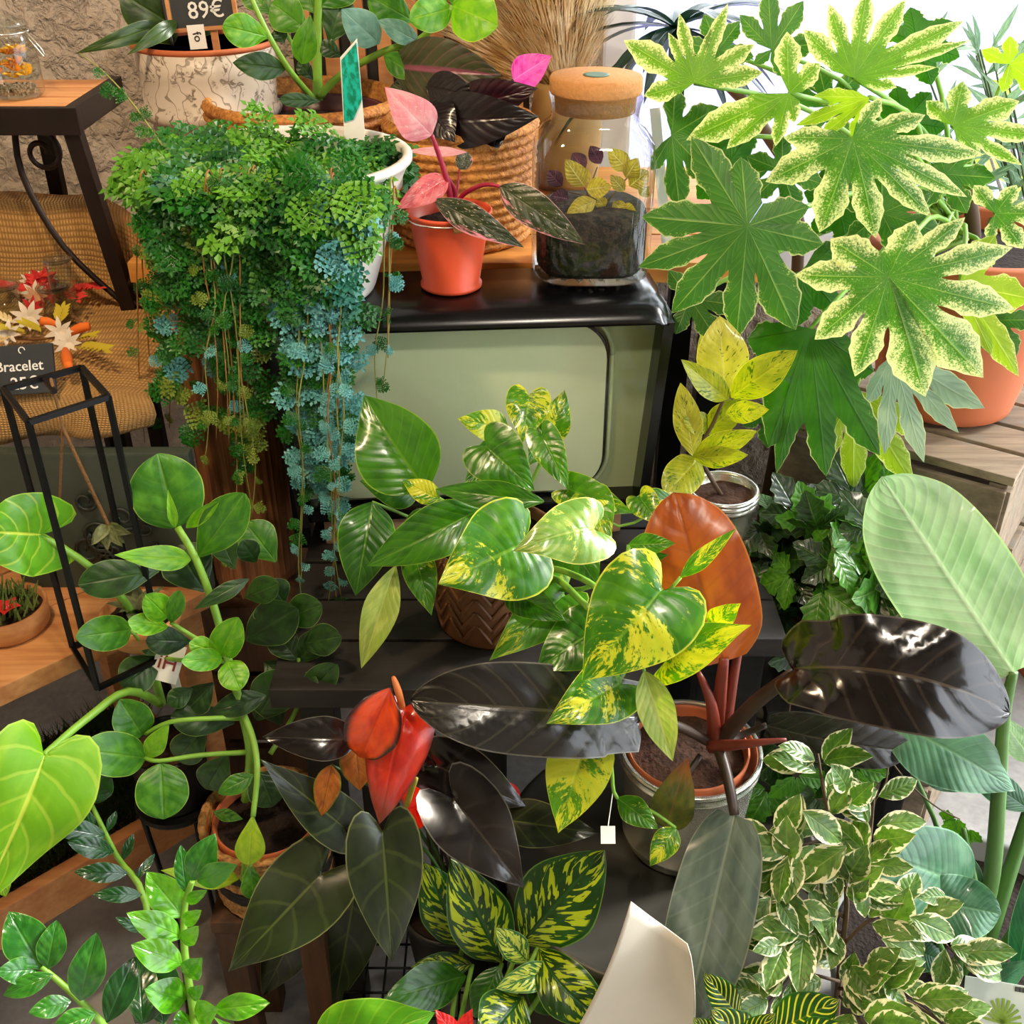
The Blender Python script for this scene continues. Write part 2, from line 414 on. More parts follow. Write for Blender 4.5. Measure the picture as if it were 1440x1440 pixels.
M['wicker2'] = wick('braided_seagrass', '#8a4f20', '#d2913f')
M['wicker_black'] = wick('black_seagrass', '#0c0a09', '#231c17')

# ------------------------------------------------------------------ the setting
def slab(name, c, size, mat, bev=0):
    o = MB().box(c, size, None, bev).build(name, mat); o['kind'] = 'structure'; return o
slab('floor', (.25, .55, -.05), (3.9, 3.2, .1), M['concrete'])
slab('wall_back', (-.77, 2.15, 1.35), (1.86, .14, 2.7), M['plaster'])
slab('wall_left', (-1.77, .55, 1.35), (.14, 3.2, 2.7), M['plaster'])
slab('ceiling', (.25, .52, 2.75), (3.9, 3.26, .1), plain('brown_ceiling', '#6b5f53', .8))
slab('wall_front', (.18, -1.12, 1.35), (3.96, .14, 2.7), plain('taupe_wall_paint', '#74685b', .8))
slab('wall_below_window', (1.18, 2.15, .42), (1.98, .12, .84), M['plaster'])
# shop window right of the plaster wall
win = MB()
for x in (.19, 1.2, 2.17): win.box((x, 2.15, 1.77), (.06, .07, 1.86), None, .008)
for z in (.87, 2.66): win.box((1.18, 2.15, z), (1.98, .07, .1), None, .008)
w = win.build('window_1', M['white_paint']); w['kind'] = 'structure'; w['label'] = 'tall shop window with slim white frame behind the fatsia'
for x0, x1 in ((.22, 1.17), (1.23, 2.14)):
    MB().box(((x0+x1)/2, 2.15, 1.765), (x1-x0, .006, 1.69)).build('pane', M['pane'], w)
slab('pavement_outside', (2.5, 11.2, -.06), (16, 18, .1), M['pavement'])
line = MB().box((2.4, 9.0, -.006), (9, .3, .012), Matrix.Rotation(R(-14), 3, 'Z')).build('road_marking', M['road_line']); line['kind'] = 'structure'

# two ceiling lamps: a warm one over the left half, a paler unseen one added over the aisle as front fill
def pendant(x, y, label, watts, colr):
    lamp = thing('pendant_lamp', label, 'lamp', (x, y, 2.30), 'pendant lamps')
    MB().tube([(x, y, 2.42), (x, y, 2.70)], .004).build('cable', M['black_metal'], lamp)
    MB().lathe([(.02, .12), (.05, .11), (.12, .05), (.15, 0), (.147, 0), (.117, .048), (.048, .105), (.02, .113)], (x, y, 2.30), 40).build('lamp_shade', M['black_metal'], lamp, True)
    ld = bpy.data.lights.new('pendant_bulb', 'POINT'); ld.energy = watts; ld.color = colr; ld.shadow_soft_size = .06
    lo = bpy.data.objects.new('pendant_bulb', ld); link(lo); lo.location = (x, y, 2.31)
pendant(-.55, .75, 'black dome pendant lamp with warm bulb above the bench', 42, (1, .74, .46))
pendant(.30, .15, 'added unseen pendant fill lamp with pale bulb above the aisle', 30, (1, .88, .72))
# ------------------------------------------------------------------ furniture
def plankset(root, name, p0, d1, L1, d2, L2, z, th, n, mat, gap=.004, along=1):
    """n boards covering d1*L1 x d2*L2 from corner p0; boards run along d1"""
    d1 = Vector(d1).normalized(); d2 = Vector(d2).normalized(); w_ = L2/n
    for i in range(n):
        a = Vector(p0)+d2*(w_*(i+.5)); a.z = z-th/2+random.uniform(-.001, .001)
        MB().bar(a, a+d1*L1, w_-gap, th, bev=.002).build(name, mat, root)
# back display table carrying the baskets
bt = thing('display_table', 'honey coloured wooden table behind the vintage television', 'table', (-.1, 1.76, 0))
plankset(bt, 'plank', (-.55, 1.53, 0), (1, 0, 0), .915, (0, 1, 0), .52, 1.0625, .03, 4, M['pine2'])
for x in (-.45, .32):
    for y in (1.64, 2.0):
        MB().box((x, y, .51), (.045, .045, 1.02), None, .004).build('leg', M['black_metal'], bt)
# dark table under the television
dt = thing('dark_table', 'dark stained plank table under the television', 'table', (.02, 1.3, 0))
plankset(dt, 'plank', (-.30, 1.04, 0), (1, 0, 0), .40, (0, 1, 0), .10, .69, .03, 1, M['darkwood'], .005)
plankset(dt, 'plank', (-.30, 1.14, 0), (1, 0, 0), .66, (0, 1, 0), .36, .69, .03, 4, M['darkwood'], .005)
for x, y in ((-.25, 1.09), (-.03, 1.16), (-.25, 1.46), (.335, 1.46), (.335, 1.24)):
    MB().box((x, y, .337), (.045, .045, .674), None, .004).build('leg', M['darkwood'], dt)
# television
TV = thing('vintage_television', 'black vintage television with green-grey glass front and rounded screen', 'television', (-.055, 1.55, .69))
rz = Matrix.Rotation(R(4.5), 3, 'Z'); tvc = Vector((-.055, 1.372, 0))
def tv(x, y, z): return tvc+rz @ Vector((x, y, 0))+Vector((0, 0, z))
HW, ZB, ZT = .272, .735, 1.063
# plinth, side panels, back body, visor top
MB().box(tv(0, .06, .7125), (.44, .10, .045), rz, .006).build('plinth', plain('beige_plinth', '#b08f72', .6), TV)
for s in (-1, 1):
    m = MB(); 
    q = [(-.0, ZB), (-.0, ZT-.03), (.12, ZT-.03), (.12, ZB)]
    vv = []
    for dx in (-.007, .007):
        for (y, z) in q: vv.append(tv(s*(HW-.006-.022*(ZT-z)/.33)+dx, y-(.012 if y == 0 else 0), z))
    m.add(vv, [(0, 1, 2, 3), (7, 6, 5, 4), (0, 4, 5, 1), (1, 5, 6, 2), (2, 6, 7, 3), (3, 7, 4, 0)])
    m.build('side_panel', M['black_gloss'], TV)
MB().box(tv(0, .085, .885), (.48, .075, .30), rz, .01).build('body', M['black_plastic'], TV)
MB().box(tv(0, .06, .745), (.50, .12, .02), rz, .004).build('base', M['black_gloss'], TV)
# visor: lathe-like rounded hood, swept along x with rounded corners
vv = []; ff = []; nx = 41
prof = [(.135, ZT-.02), (.135, ZT-.004), (.13, ZT), (.03, ZT), (.0, ZT-.003), (-.014, ZT-.010), (-.023, ZT-.020), (-.025, ZT-.027), (-.018, ZT-.028), (.0, ZT-.024), (.04, ZT-.024)]
for i in range(nx):
    s = -1+2*i/(nx-1); e = max(0, (abs(s)-.86)/.14)
    for (y, z) in prof:
        dz = -.034*e**2.2; yy = y+(.03*e**2.5 if y < .03 else 0)
        vv.append(tv(s*(HW+.004), yy, z+dz if z > ZT-.0235 else z+dz*.3))
k = len(prof)
for i in range(nx-1):
    for j in range(k):
        ff.append((i*k+j, i*k+(j+1) % k, (i+1)*k+(j+1) % k, (i+1)*k+j))
ff.append(tuple(range(k))); ff.append(tuple((nx-1)*k+j for j in range(k-1, -1, -1)))
mk('visor_top', vv, ff, M['black_gloss'], TV, True)
# mask (grey-green front panel) and screen
def rrect(w_, h_, r, n=8):
    pts = []
    for cx, cy, a0 in ((w_/2-r, h_/2-r, 0), (-w_/2+r, h_/2-r, 90), (-w_/2+r, -h_/2+r, 180), (w_/2-r, -h_/2+r, 270)):
        for i in range(n+1):
            a = R(a0+90*i/n); pts.append((cx+r*math.cos(a), cy+r*math.sin(a)))
    return pts
def bulged(pts, yfun, zc, xc=0, rings=10):
    vv = []; ff = []; n = len(pts)
    for i in range(rings):
        f = 1-i/rings
        for (x, z) in pts:
            vv.append(tv(xc+x*f, yfun(x*f, z*f), zc+z*f))
    vv.append(tv(xc, yfun(0, 0), zc))
    for i in range(rings-1):
        for j in range(n):
            j2 = (j+1) % n; ff.append((i*n+j, i*n+j2, (i+1)*n+j2, (i+1)*n+j))
    for j in range(n): ff.append(((rings-1)*n+j, (rings-1)*n+(j+1) % n, rings*n))
    return vv, ff
t = NT('television_mask'); M['mask'] = t.fin(t.pbr(t.mix(t.noise(t.obj(), 5, 2), hx('#a3ac8c'), hx('#b5bd9e')), .42))
t = NT('picture_tube'); M['tube'] = t.fin(t.pbr(t.mix(t.noise(t.obj(), 4, 2), hx('#c2c6a8'), hx('#d6d9bf')), .3, 0, None, .5, **{'Coat Weight': .6, 'Coat Roughness': .05}))
mw, mh = .515, .285
vv, ff = bulged(rrect(mw, mh, .012), lambda x, z: .035, .893)
mk('mask', vv, ff, M['mask'], TV, True)
vv, ff = bulged(rrect(.412, .262, .055), lambda x, z: .022-.022*(1-(x/.21)**2)*(1-(z/.135)**2), .892, -.018)
scr = mk('screen', vv, ff, M['tube'], TV, True)
edge = rrect(.414, .264, .056); ring = [tv(-.018+x, .027, .892+z) for x, z in edge]; ring.append(ring[0])
MB().tube(ring, .0035, None, 6, sub=1).build('screen_gasket', M['black_plastic'], scr, True)
edge = rrect(.43, .28, .062); ring = [tv(-.018+x, .031, .893+z) for x, z in edge]; ring.append(ring[0])
MB().tube(ring, .004, None, 6, sub=1).build('screen_bezel', M['mask'], TV, True)
vv, ff = bulged(rrect(.50, .275, .02), lambda x, z: .004-.010*(1-(x/.25)**2), .893)
mk('front_glass', vv, ff, glass_mat('television_glass', (.93, .97, .90, 1), .55), TV, True)

# rough log and brown crate standing left of the television
lg = thing('split_log', 'rough reddish split log standing under the trailing moss', 'log', (-.405, 1.44, .58))
m = MB(); 
def logr(a, z): return 1+.10*math.sin(3*a+1)+.05*math.sin(7*a)+.03*math.sin(13*a+z*9)+.025*math.sin(29*a)
m.lathe([(.0, .58), (.054, .58), (.06, .60), (.06, .9), (.062, 1.015), (.056, 1.02), (0, 1.015)], (-.408, 1.44, 0), 64, wob=logr)
m.build('log_body', M['bark'], lg, False)
bc = thing('brown_crate', 'dark brown wooden crate beneath the split log', 'crate', (-.405, 1.44, 0))
for i in range(4):
    z = .08+.145*i
    for s in (-1, 1):
        MB().box((-.405+s*.075, 1.44, z), (.014, .16, .125), None, .002).build('side_board', M['brownwood'], bc)
        MB().box((-.405, 1.44+s*.075, z), (.136, .014, .125), None, .002).build('board', M['brownwood'], bc)
MB().box((-.405, 1.44, .57), (.166, .166, .018), None, .002).build('top_board', M['brownwood'], bc)

# two-tier pine bench, turned 45 degrees
d1 = Vector((.72, .69, 0)).normalized(); d2 = Vector((-d1.y, d1.x, 0))
be = thing('pine_bench', 'pine two-tier bench set at an angle with lantern on top', 'bench', (-.7, 1.35, 0))
p0 = Vector((-.80, .865, 0))
plankset(be, 'plank', p0, d1, .53, d2, .36, .70, .028, 3, M['pine'])
plankset(be, 'lower_plank', p0+d2*.06, d1, .53, d2, .30, .29, .02, 3, M['pine'])
MB().bar(p0+d2*.05+Vector((0, 0, .285)), p0+d2*.05+d1*.53+Vector((0, 0, .285)), .022, .07, bev=.003).build('front_beam', M['pine'], be)
for a in (.04, .50):
    for b in (.03, .33):
        q = p0+d1*a+d2*b; MB().box((q.x, q.y, .343), (.04, .04, .686), Matrix.Rotation(R(44), 3, 'Z'), .003).build('leg', M['pine'], be)
gm = leafmat('turf', '#12301a', '#2c5a2a', trans=0, va=0, rough=.6)
vv = []; ff = []; 
for i in range(9000):
    a = random.uniform(.02, .51); b = random.uniform(.08, .34); q = p0+d1*a+d2*b; z = .292
    dr = Vector((random.uniform(-1, 1), random.uniform(-1, 1), random.uniform(.7, 1.8))).normalized(); h = random.uniform(.03, .06)
    sd = dr.orthogonal().normalized()*.0014; n = len(vv); b0 = Vector((q.x, q.y, z))
    vv += [b0-sd, b0+sd, b0+dr*h+Vector((0, 0, -.008))]; ff.append((n, n+1, n+2))
g = mk('artificial_grass', vv, ff, gm, None, False, [(0.3, .5)]*len(vv)); tag(g, 'dark artificial grass mat on the lower tier of the pine bench', 'grass', kind='stuff')
# pine stool under the clusia basket
st = thing('wooden_stool', 'small brown wooden stool under the striped basket', 'stool', (-.325, 1.03, 0))
MB().box((-.325, 1.03, .352), (.15, .15, .022), None, .003).build('seat', M['brownwood'], st)
for sx in (-1, 1):
    for sy in (-1, 1): MB().box((-.325+sx*.055, 1.03+sy*.055, .17), (.035, .035, .34), None, .003).build('leg', M['brownwood'], st)
# slim iron stand carrying the elephant ear
sb = thing('iron_stand', 'slim black iron stand behind the clusia stems', 'plant stand', (-.462, 1.09, 0))
MB().lathe([(0, .450), (.055, .450), (.057, .454), (.055, .459), (0, .459)], (-.462, 1.09, 0), 32).build('top', M['black_metal'], sb)
for k in range(3):
    a = R(90+120*k); MB().tube([(-.462+.05*math.cos(a), 1.09+.05*math.sin(a), .45), (-.462+.04*math.cos(a), 1.09+.04*math.sin(a), .2), (-.462+.055*math.cos(a), 1.09+.055*math.sin(a), 0)], .004, None, 6).build('leg', M['black_metal'], sb, True)

# weathered slatted crates on the right
def crate(cx, d1, d2, L1, L2, z0, h, n, label):
    r_ = thing('slatted_crate', label, 'crate', (cx[0], cx[1], z0), 'weathered slatted crates beside the terracotta pot')
    A = Vector((cx[0], cx[1], 0)); cs = [A, A+d1*L1, A+d1*L1+d2*L2, A+d2*L2]; hh = h/n
    for i in range(n):
        z = z0+hh*(i+.5)
        for k in range(4):
            a, b = cs[k], cs[(k+1) % 4]; MB().bar(a+Vector((0, 0, z)), b+Vector((0, 0, z)), .012, hh-.012, bev=.002).build('slat', M['weathered'], r_)
    ctr = (cs[0]+cs[2])/2
    for q in cs:
        i_ = q+(ctr-q).normalized()*.026; MB().box((i_.x, i_.y, z0+h/2), (.026, .026, h-.004), Matrix.Rotation(math.atan2(d1.y, d1.x), 3, 'Z'), .002).build('corner_post', M['weathered'], r_)
    nb = max(3, int(L2/.085)); 
    for i in range(nb):
        a = A+d2*(L2*(i+.5)/nb)+Vector((0, 0, z0+h+.008)); MB().bar(a-d1*.006, a+d1*(L1+.006), L2/nb-.012, .014, bev=.002).build('top_slat', M['weathered'], r_)
e1 = Vector((-.83, .56, 0)).normalized(); e2 = Vector((.56, .83, 0)).normalized()
wr = MB()
for y in (-1.05, .5, 2.08): wr.box((2.2, y, 1.35), (.07, .06, 2.7), None, .008)
for z in (.05, 2.66): wr.box((2.2, .52, z), (.07, 3.2, .1), None, .008)
w2_ = wr.build('window_2', M['white_paint']); w2_['kind'] = 'structure'; w2_['label'] = 'full height shop front glazing on the street side'
for y0, y1 in ((-1.02, .47), (.53, 2.05)): MB().box((2.2, (y0+y1)/2, 1.35), (.006, y1-y0, 2.5)).build('pane', M['pane'], w2_)
crate((.72, 1.385), e1, e2, .34, .52, .585, .19, 1, 'weathered slatted crate directly under the terracotta pot')
crate((.76, 1.43), e1, e2, .36, .48, .30, .268, 2, 'weathered slatted crate in the middle of the stack under the terracotta pot')
crate((.74, 1.41), e1, e2, .36, .5, .0, .284, 2, 'weathered slatted crate on the floor, lowest of the stack')
# ------------------------------------------------------------------ pot helpers
def basket_prof(r0, r1, h, rows, th=.008, depth=.05, sc=.005):
    p = [(0, 0), (r0*.96, 0)]
    for i in range(rows):
        for k in range(4):
            f = (i+k/4)/rows; r = r0+(r1-r0)*f; p.append((r+sc*math.sin(math.pi*k/4), h*f))
    p += [(r1, h), (r1-th*.5, h+.004), (r1-th, h), (r1-th-.002, h-depth)]
    return p
def basket(parent, c, r0, r1, h, rows, mat, name='basket', sc=.004, braid=40, th=.01, depth=.05, n=96):
    def wob(a, z): return 1+.010*math.sin(braid*a+math.pi*int(z/h*rows+.01))
    return MB().lathe(basket_prof(r0, r1, h, rows, th, depth, sc), c, n, wob=wob).build(name, mat, parent, True)
def soil(parent, c, r, mat=None, bump=.006, name='soil'):
    vv = []; ff = []; n = 24; rings = 6; c = Vector(c)
    for i in range(1, rings+1):
        for k in range(n):
            a = 2*math.pi*k/n; q = r*i/rings
            vv.append(c+Vector((q*math.cos(a), q*math.sin(a), bump*noise.noise(Vector((q*60*math.cos(a), q*60*math.sin(a), c.x*9)))+(bump*1.2*(1-(i/rings)**2)))))
    vv.append(c+Vector((0, 0, bump*1.2)))
    for i in range(rings-1):
        for k in range(n): ff.append((i*n+k, i*n+(k+1) % n, (i+1)*n+(k+1) % n, (i+1)*n+k))
    for k in range(n): ff.append((k, (k+1) % n, len(vv)-1)[::-1])
    return mk(name, vv, ff, mat or M['soil'], parent, True)
def pot(parent, c, r0, r1, h, mat, th=.005, depth=.04, lip=.0, name='pot', beads=(), n=48):
    p = [(0, 0), (r0-.003, 0), (r0, .003)]
    zs = sorted([.05, .3, .6, .85]+[b for b in beads])
    for f in zs:
        r = r0+(r1-r0)*f; z = h*f
        if f in beads: p += [(r, z-.006), (r+.0035, z-.002), (r+.0035, z+.002), (r, z+.006)]
        else: p.append((r, z))
    if lip: p += [(r1, h-lip*2.2), (r1+lip, h-lip*2)]
    p += [(r1+lip, h-.002), (r1+lip-.002, h), (r1-th, h), (r1-th-.002, h-.004), (r1-th-.004, h-depth)]
    return MB().lathe(p, c, n).build(name, mat, parent, True)
def text_mesh(txt, size, mat, parent, M4, name='lettering'):
    cu = bpy.data.curves.new(name, 'FONT'); cu.body = txt; cu.size = size; cu.align_x = 'CENTER'; cu.align_y = 'CENTER'; cu.extrude = .0004; cu.resolution_u = 2; cu.offset = size*.006
    ob = bpy.data.objects.new(name, cu); link(ob)
    dg = bpy.context.evaluated_depsgraph_get(); me = bpy.data.meshes.new_from_object(ob.evaluated_get(dg))
    bpy.data.objects.remove(ob); bpy.data.curves.remove(cu)
    me.materials.append(mat) if not me.materials else None
    if me.materials: me.materials[0] = mat
    return inst(name, me, M4, parent)
# ------------------------------------------------------------------ golden pothos in front of the television
ML = {}
ML['po'] = leafmat('pothos_green', '#2c6a12', '#4c8f1c', '#86b84a', .3, .2, 9, .12, 'marble', '#d9d238', .60, edge='#a9c85c', coat=.25)
ML['py'] = leafmat('pothos_marbled', '#2f7016', '#55981f', '#8abf4a', .3, .25, 9, .12, 'marble', '#e6dc3c', .51, edge='#c5d860', coat=.25)
ML['pw'] = leafmat('pothos_pale_sheen', '#5f8f48', '#8fb070', '#b4cc90', .3, .25, 9, .12, 'marble', '#d8d27a', .55, edge='#dfe59a', coat=.3)  # paler green puts one leaf's white sheen into the colour, under the marbling
ML['pd'] = leafmat('pothos_plain', '#1f5510', '#3b7d16', '#6fa43a', .3, .2, 9, .16, edge='#86ad50', coat=.25)
ML['pp'] = leafmat('pothos_underside', '#8fae62', '#b4c987', '#cfe0a0', .5, .3, 9, .12, 'marble', '#dfd766', .62)
PM = ['po', 'py', 'pw', 'pd', 'pp']
pc = Vector((-.025, 1.19, .69))
po = thing('golden_pothos', 'golden pothos with yellow marbled heart leaves in embossed brown pot', 'potted plant', pc)
M['brownpot'] = plain('embossed_brown', '#7d5230', .5, var=.2, nscale=40)
pot(po, pc, .072, .086, .135, M['brownpot'], .006, .03)
soil(po, pc+Vector((0, 0, .118)), .079)
for k in range(12):            # embossed leaf ribs, fanned in panels
    a0 = 2*math.pi*k/12
    for s in (-1, 1):
        for q in range(5):
            m = MB(); pts = []
            for i in range(4):
                f = i/3; z = .012+q*.022+f*.030; a = a0+s*f*.24
                r = .072+.014*z/.135+.0012
                pts.append(pc+Vector((r*math.cos(a), r*math.sin(a), z)))
            m.tube(pts, .0032, .002, 5, sub=2).build('rib', M['brownpot'], po, True)
H = 'heart'
leaves(po, [
 (600, 690, 513, 556, 118, 1.13, 1.20, {'m': 3, 'prof': 'ovate', 'fold': .5, 'roll': -12}),
 (714, 604, 643, 588, 46, 1.22, 1.20, {'m': 1, 'prof': 'ovate'}),
 (744, 556, 735, 622, 64, 1.24, 1.20, {'m': 1, 'prof': H}),
 (772, 626, 794, 548, 44, 1.21, 1.24, {'m': 1, 'prof': 'ovate', 'wave': .15}),
 (684, 628, 752, 690, 86, 1.14, 1.10, {'m': 3, 'prof': H, 'arch': .14}),
 (762, 612, 800, 690, 48, 1.17, 1.12, {'m': 0, 'prof': H}),
 (765, 705, 612, 688, 44, 1.07, 1.10, {'m': 3, 'prof': 'lance', 'fold': .4}),
 (834, 746, 722, 774, 96, 1.02, .98, {'m': 2, 'prof': H, 'arch': .18, 'fold': .0, 'roll': 14}),
 (737, 764, 616, 821, 148, 1.04, .98, {'m': 1, 'prof': H, 'fold': .12, 'label': 'broad marbled leaf'}),
 (676, 716, 516, 796, 76, 1.10, 1.06, {'m': 3, 'prof': 'ovate', 'fold': .35}),
 (524, 706, 500, 838, 80, 1.15, 1.08, {'m': 3, 'prof': 'ovate'}),
 (618, 702, 566, 676, 34, 1.10, 1.12, {'m': 1, 'prof': 'ovate'}),
 (590, 694, 506, 676, 56, 1.19, 1.17, {'m': 0, 'prof': 'ovate'}),
 (586, 788, 607, 866, 48, 1.10, 1.06, {'m': 0, 'prof': H}),
 (556, 796, 508, 940, 50, 1.08, 1.02, {'m': 4, 'prof': 'lance', 'fold': .5}),
 (712, 828, 795, 873, 52, 1.05, 1.0, {'m': 3, 'prof': 'ovate', 'fold': .5}),
 (792, 838, 688, 929, 76, 1.05, .99, {'m': 0, 'prof': H}),
 (930, 830, 818, 958, 158, .95, .90, {'m': 1, 'prof': H, 'fold': .05, 'arch': .12, 'label': 'bright yellow marbled leaf'}),
 (871, 962, 768, 1018, 92, .95, .90, {'m': 1, 'prof': H, 'arch': .12}),
 (906, 944, 946, 1070, 52, .94, .90, {'m': 4, 'prof': 'ovate', 'fold': .6}),
 (938, 928, 1057, 879, 76, .97, .93, {'m': 1, 'prof': H, 'roll': -15}),
 (957, 812, 1035, 743, 26, .98, .98, {'m': 1, 'prof': 'lance', 'fold': .5}),
 (998, 882, 1042, 848, 38, .99, .97, {'m': 1, 'prof': 'ovate'}),
 (822, 1052, 785, 1172, 92, .95, .90, {'m': 1, 'prof': H, 'label': 'drooping marbled leaf'}),
 (868, 1122, 926, 1166, 40, .94, .90, {'m': 0, 'prof': 'lance'}),
 (950, 1164, 914, 1218, 38, .92, .89, {'m': 1, 'prof': 'ovate'}),
 (838, 888, 752, 945, 88, 1.0, .97, {'m': 3, 'prof': H, 'roll': 20}),
 (884, 766, 950, 764, 32, 1.05, 1.03, {'m': 0, 'prof': 'lance'}),
 (876, 792, 940, 780, 30, 1.06, 1.04, {'m': 3, 'prof': 'lance'}),
 (800, 688, 892, 722, 54, 1.14, 1.10, {'m': 0, 'prof': H}),
 (948, 700, 876, 716, 40, 1.16, 1.14, {'m': 1, 'prof': 'lance'}),
 (868, 718, 824, 704, 18, 1.10, 1.10, {'m': 1, 'prof': 'lance'}),
 (796, 756, 842, 826, 76, 1.10, 1.06, {'m': 3, 'prof': H}),
 (700, 636, 652, 684, 52, 1.20, 1.16, {'m': 3, 'prof': H}),
 (770, 612, 742, 656, 44, 1.22, 1.18, {'m': 0, 'prof': H}),
 (830, 700, 860, 760, 60, 1.12, 1.06, {'m': 0, 'prof': H}),
 (640, 730, 650, 800, 66, 1.12, 1.09, {'m': 3, 'prof': H, 'roll': 20}),
 (600, 735, 560, 770, 50, 1.15, 1.12, {'m': 3, 'prof': H}),
 (900, 700, 930, 740, 44, 1.14, 1.10, {'m': 1, 'prof': H}),
 (700, 800, 740, 850, 60, 1.09, 1.06, {'m': 3, 'prof': H, 'roll': 25}),
], [ML[k] for k in PM], nu=20)
pb = (715, 815, 1.17)
for pts, r in (([pb, (770, 800, 1.08), (815, 812, 1.0), (866, 838, .97), (931, 830, .95)], .0042), ([pb, (775, 812, 1.06), (812, 840, 1.0), (845, 880, .97), (871, 962, .95)], .0045),
  ([pb, (800, 830, 1.04), (850, 815, 1.03), (879, 790, 1.04), (884, 766, 1.05)], .003), ([pb, (700, 760, 1.15), (737, 764, 1.04)], .003), ([pb, (670, 740, 1.16), (600, 690, 1.13)], .003),
  ([pb, (690, 720, 1.18), (714, 604, 1.22)], .003), ([pb, (740, 700, 1.2), (772, 626, 1.21)], .003), ([pb, (700, 700, 1.17), (684, 628, 1.14)], .003), ([pb, (790, 770, 1.08), (834, 746, 1.02)], .003),
  ([pb, (650, 770, 1.15), (586, 788, 1.10)], .0025), ([pb, (620, 760, 1.14), (556, 796, 1.08)], .0025), ([(815, 812, 1.0), (900, 860, .98), (957, 812, .98)], .0025), ([(845, 880, .97), (900, 920, .96), (938, 928, .97)], .0025),
  ([(845, 880, .97), (895, 920, .955), (906, 944, .94)], .0025), ([(866, 950, .95), (850, 1010, .96), (822, 1052, .95)], .0025), ([(850, 1010, .96), (860, 1080, .95), (868, 1122, .94), (915, 1140, .93), (950, 1164, .92)], .0025),
  ([pb, (600, 740, 1.18), (524, 706, 1.15)], .0025), ([pb, (780, 740, 1.14), (800, 688, 1.14)], .0025), ([pb, (760, 800, 1.1), (792, 838, 1.05)], .003), ([pb, (660, 770, 1.14), (676, 716, 1.10)], .003), ([(800, 688, 1.14), (870, 740, 1.14), (948, 700, 1.16)], .002)):
    stem(po, M['stem_green'], pts, r, r*.8, 'vine')
tg = thing('price_tag', 'tiny white price tag hanging from the pothos leaf', 'tag', P(855, 1185, .9))
a = P(855, 1174, .9)
MB().box(a, (.017, .0012, .02), Matrix.Rotation(R(-45), 3, 'X')).build('card', M['white_card'], tg)
MB().tube([P(862, 1112, .945), P(855, 1163, .9)], .0006).build('string', M['white_card'], tg)

# ------------------------------------------------------------------ fatsia
def fatsia_mat(name, c1, c2, pc_, lo, hi, trans, rough=.45, vein='#a8c46a', tcol=None):
    t = NT(name); uv = t.n('UVMap').outputs[0]; sx = t.n('SeparateXYZ', {0: uv}); u = sx.outputs[0]; v = sx.outputs[1]
    mg = t.n('Attribute', attribute_name='margin').outputs['Fac']
    av = t.ma('ABSOLUTE', t.ma('MULTIPLY', t.ma('SUBTRACT', v, .5), 2.0)); o = t.obj()
    s = t.ma('SUBTRACT', u, t.ma('MULTIPLY', av, .22)); sv = t.ma('PINGPONG', t.ma('MULTIPLY', s, 9.0), .5)
    n1 = t.noise(o, 430, 3, .7); n2 = t.noise(o, 40, 3)
    base = t.mix(n2, hx(c1), hx(c2))
    x = t.ma('ADD', mg, t.ma('ADD', t.ma('MULTIPLY', t.ma('SUBTRACT', n1, .5), 2.4), t.ma('ADD', t.ma('MULTIPLY', t.ma('SUBTRACT', n2, .5), .5), t.ma('MULTIPLY', t.ss(sv, 0, .3), .18))))
    base = t.mix(t.ss(x, lo, hi), base, hx(pc_))
    base = t.mix(t.ma('MULTIPLY', t.ss(mg, .90, .97), .7), base, hx('#d8dca0'))
    f = t.ma('MAXIMUM', t.ma('MULTIPLY', t.ma('SUBTRACT', 1.0, t.ss(sv, .02, .09)), .12), t.ma('MULTIPLY', t.ma('SUBTRACT', 1.0, t.ss(av, .015, .055)), .5))
    base = t.mix(f, base, hx(vein))
    nm = t.bump(t.ma('ADD', t.ma('MULTIPLY', t.ss(sv, 0, .4), .22), t.ss(av, 0, .12)), .35, .004)
    sh = t.pbr(base, rough, 0, nm, .45)
    tc = t.n('HueSaturation', {'Saturation': 1.2, 'Value': 1.5, 'Color': base}).outputs[0]
    return t.fin(t.n('MixShader', {0: trans, 1: sh, 2: t.n('BsdfTranslucent', {0: tc}).outputs[0]}).outputs[0])
ML['fg'] = fatsia_mat('fatsia_green', '#2f5c26', '#4f8236', '#a9bf6a', 1.05, 1.4, .25)
ML['fv'] = fatsia_mat('fatsia_variegated', '#2f5f1e', '#558c30', '#d4d998', .28, 1.05, .35)
ML['fl'] = fatsia_mat('fatsia_light', '#4a7c22', '#709e30', '#d8dd98', .35, 1.1, .35)
ML['fy'] = fatsia_mat('fatsia_young', '#7fa52c', '#a9c444', '#d9e08a', .9, 1.4, .4, vein='#dbe58a')
ML['fd'] = fatsia_mat('fatsia_deep_green', '#1f4a1a', '#3f7a22', '#6f9a3a', 1.1, 1.5, .35, vein='#16340f')
ML['fu'] = fatsia_mat('fatsia_underside', '#7f9a80', '#a0b89a', '#c5d2b0', 1.2, 1.6, .3, .6, vein='#c8d8b8')
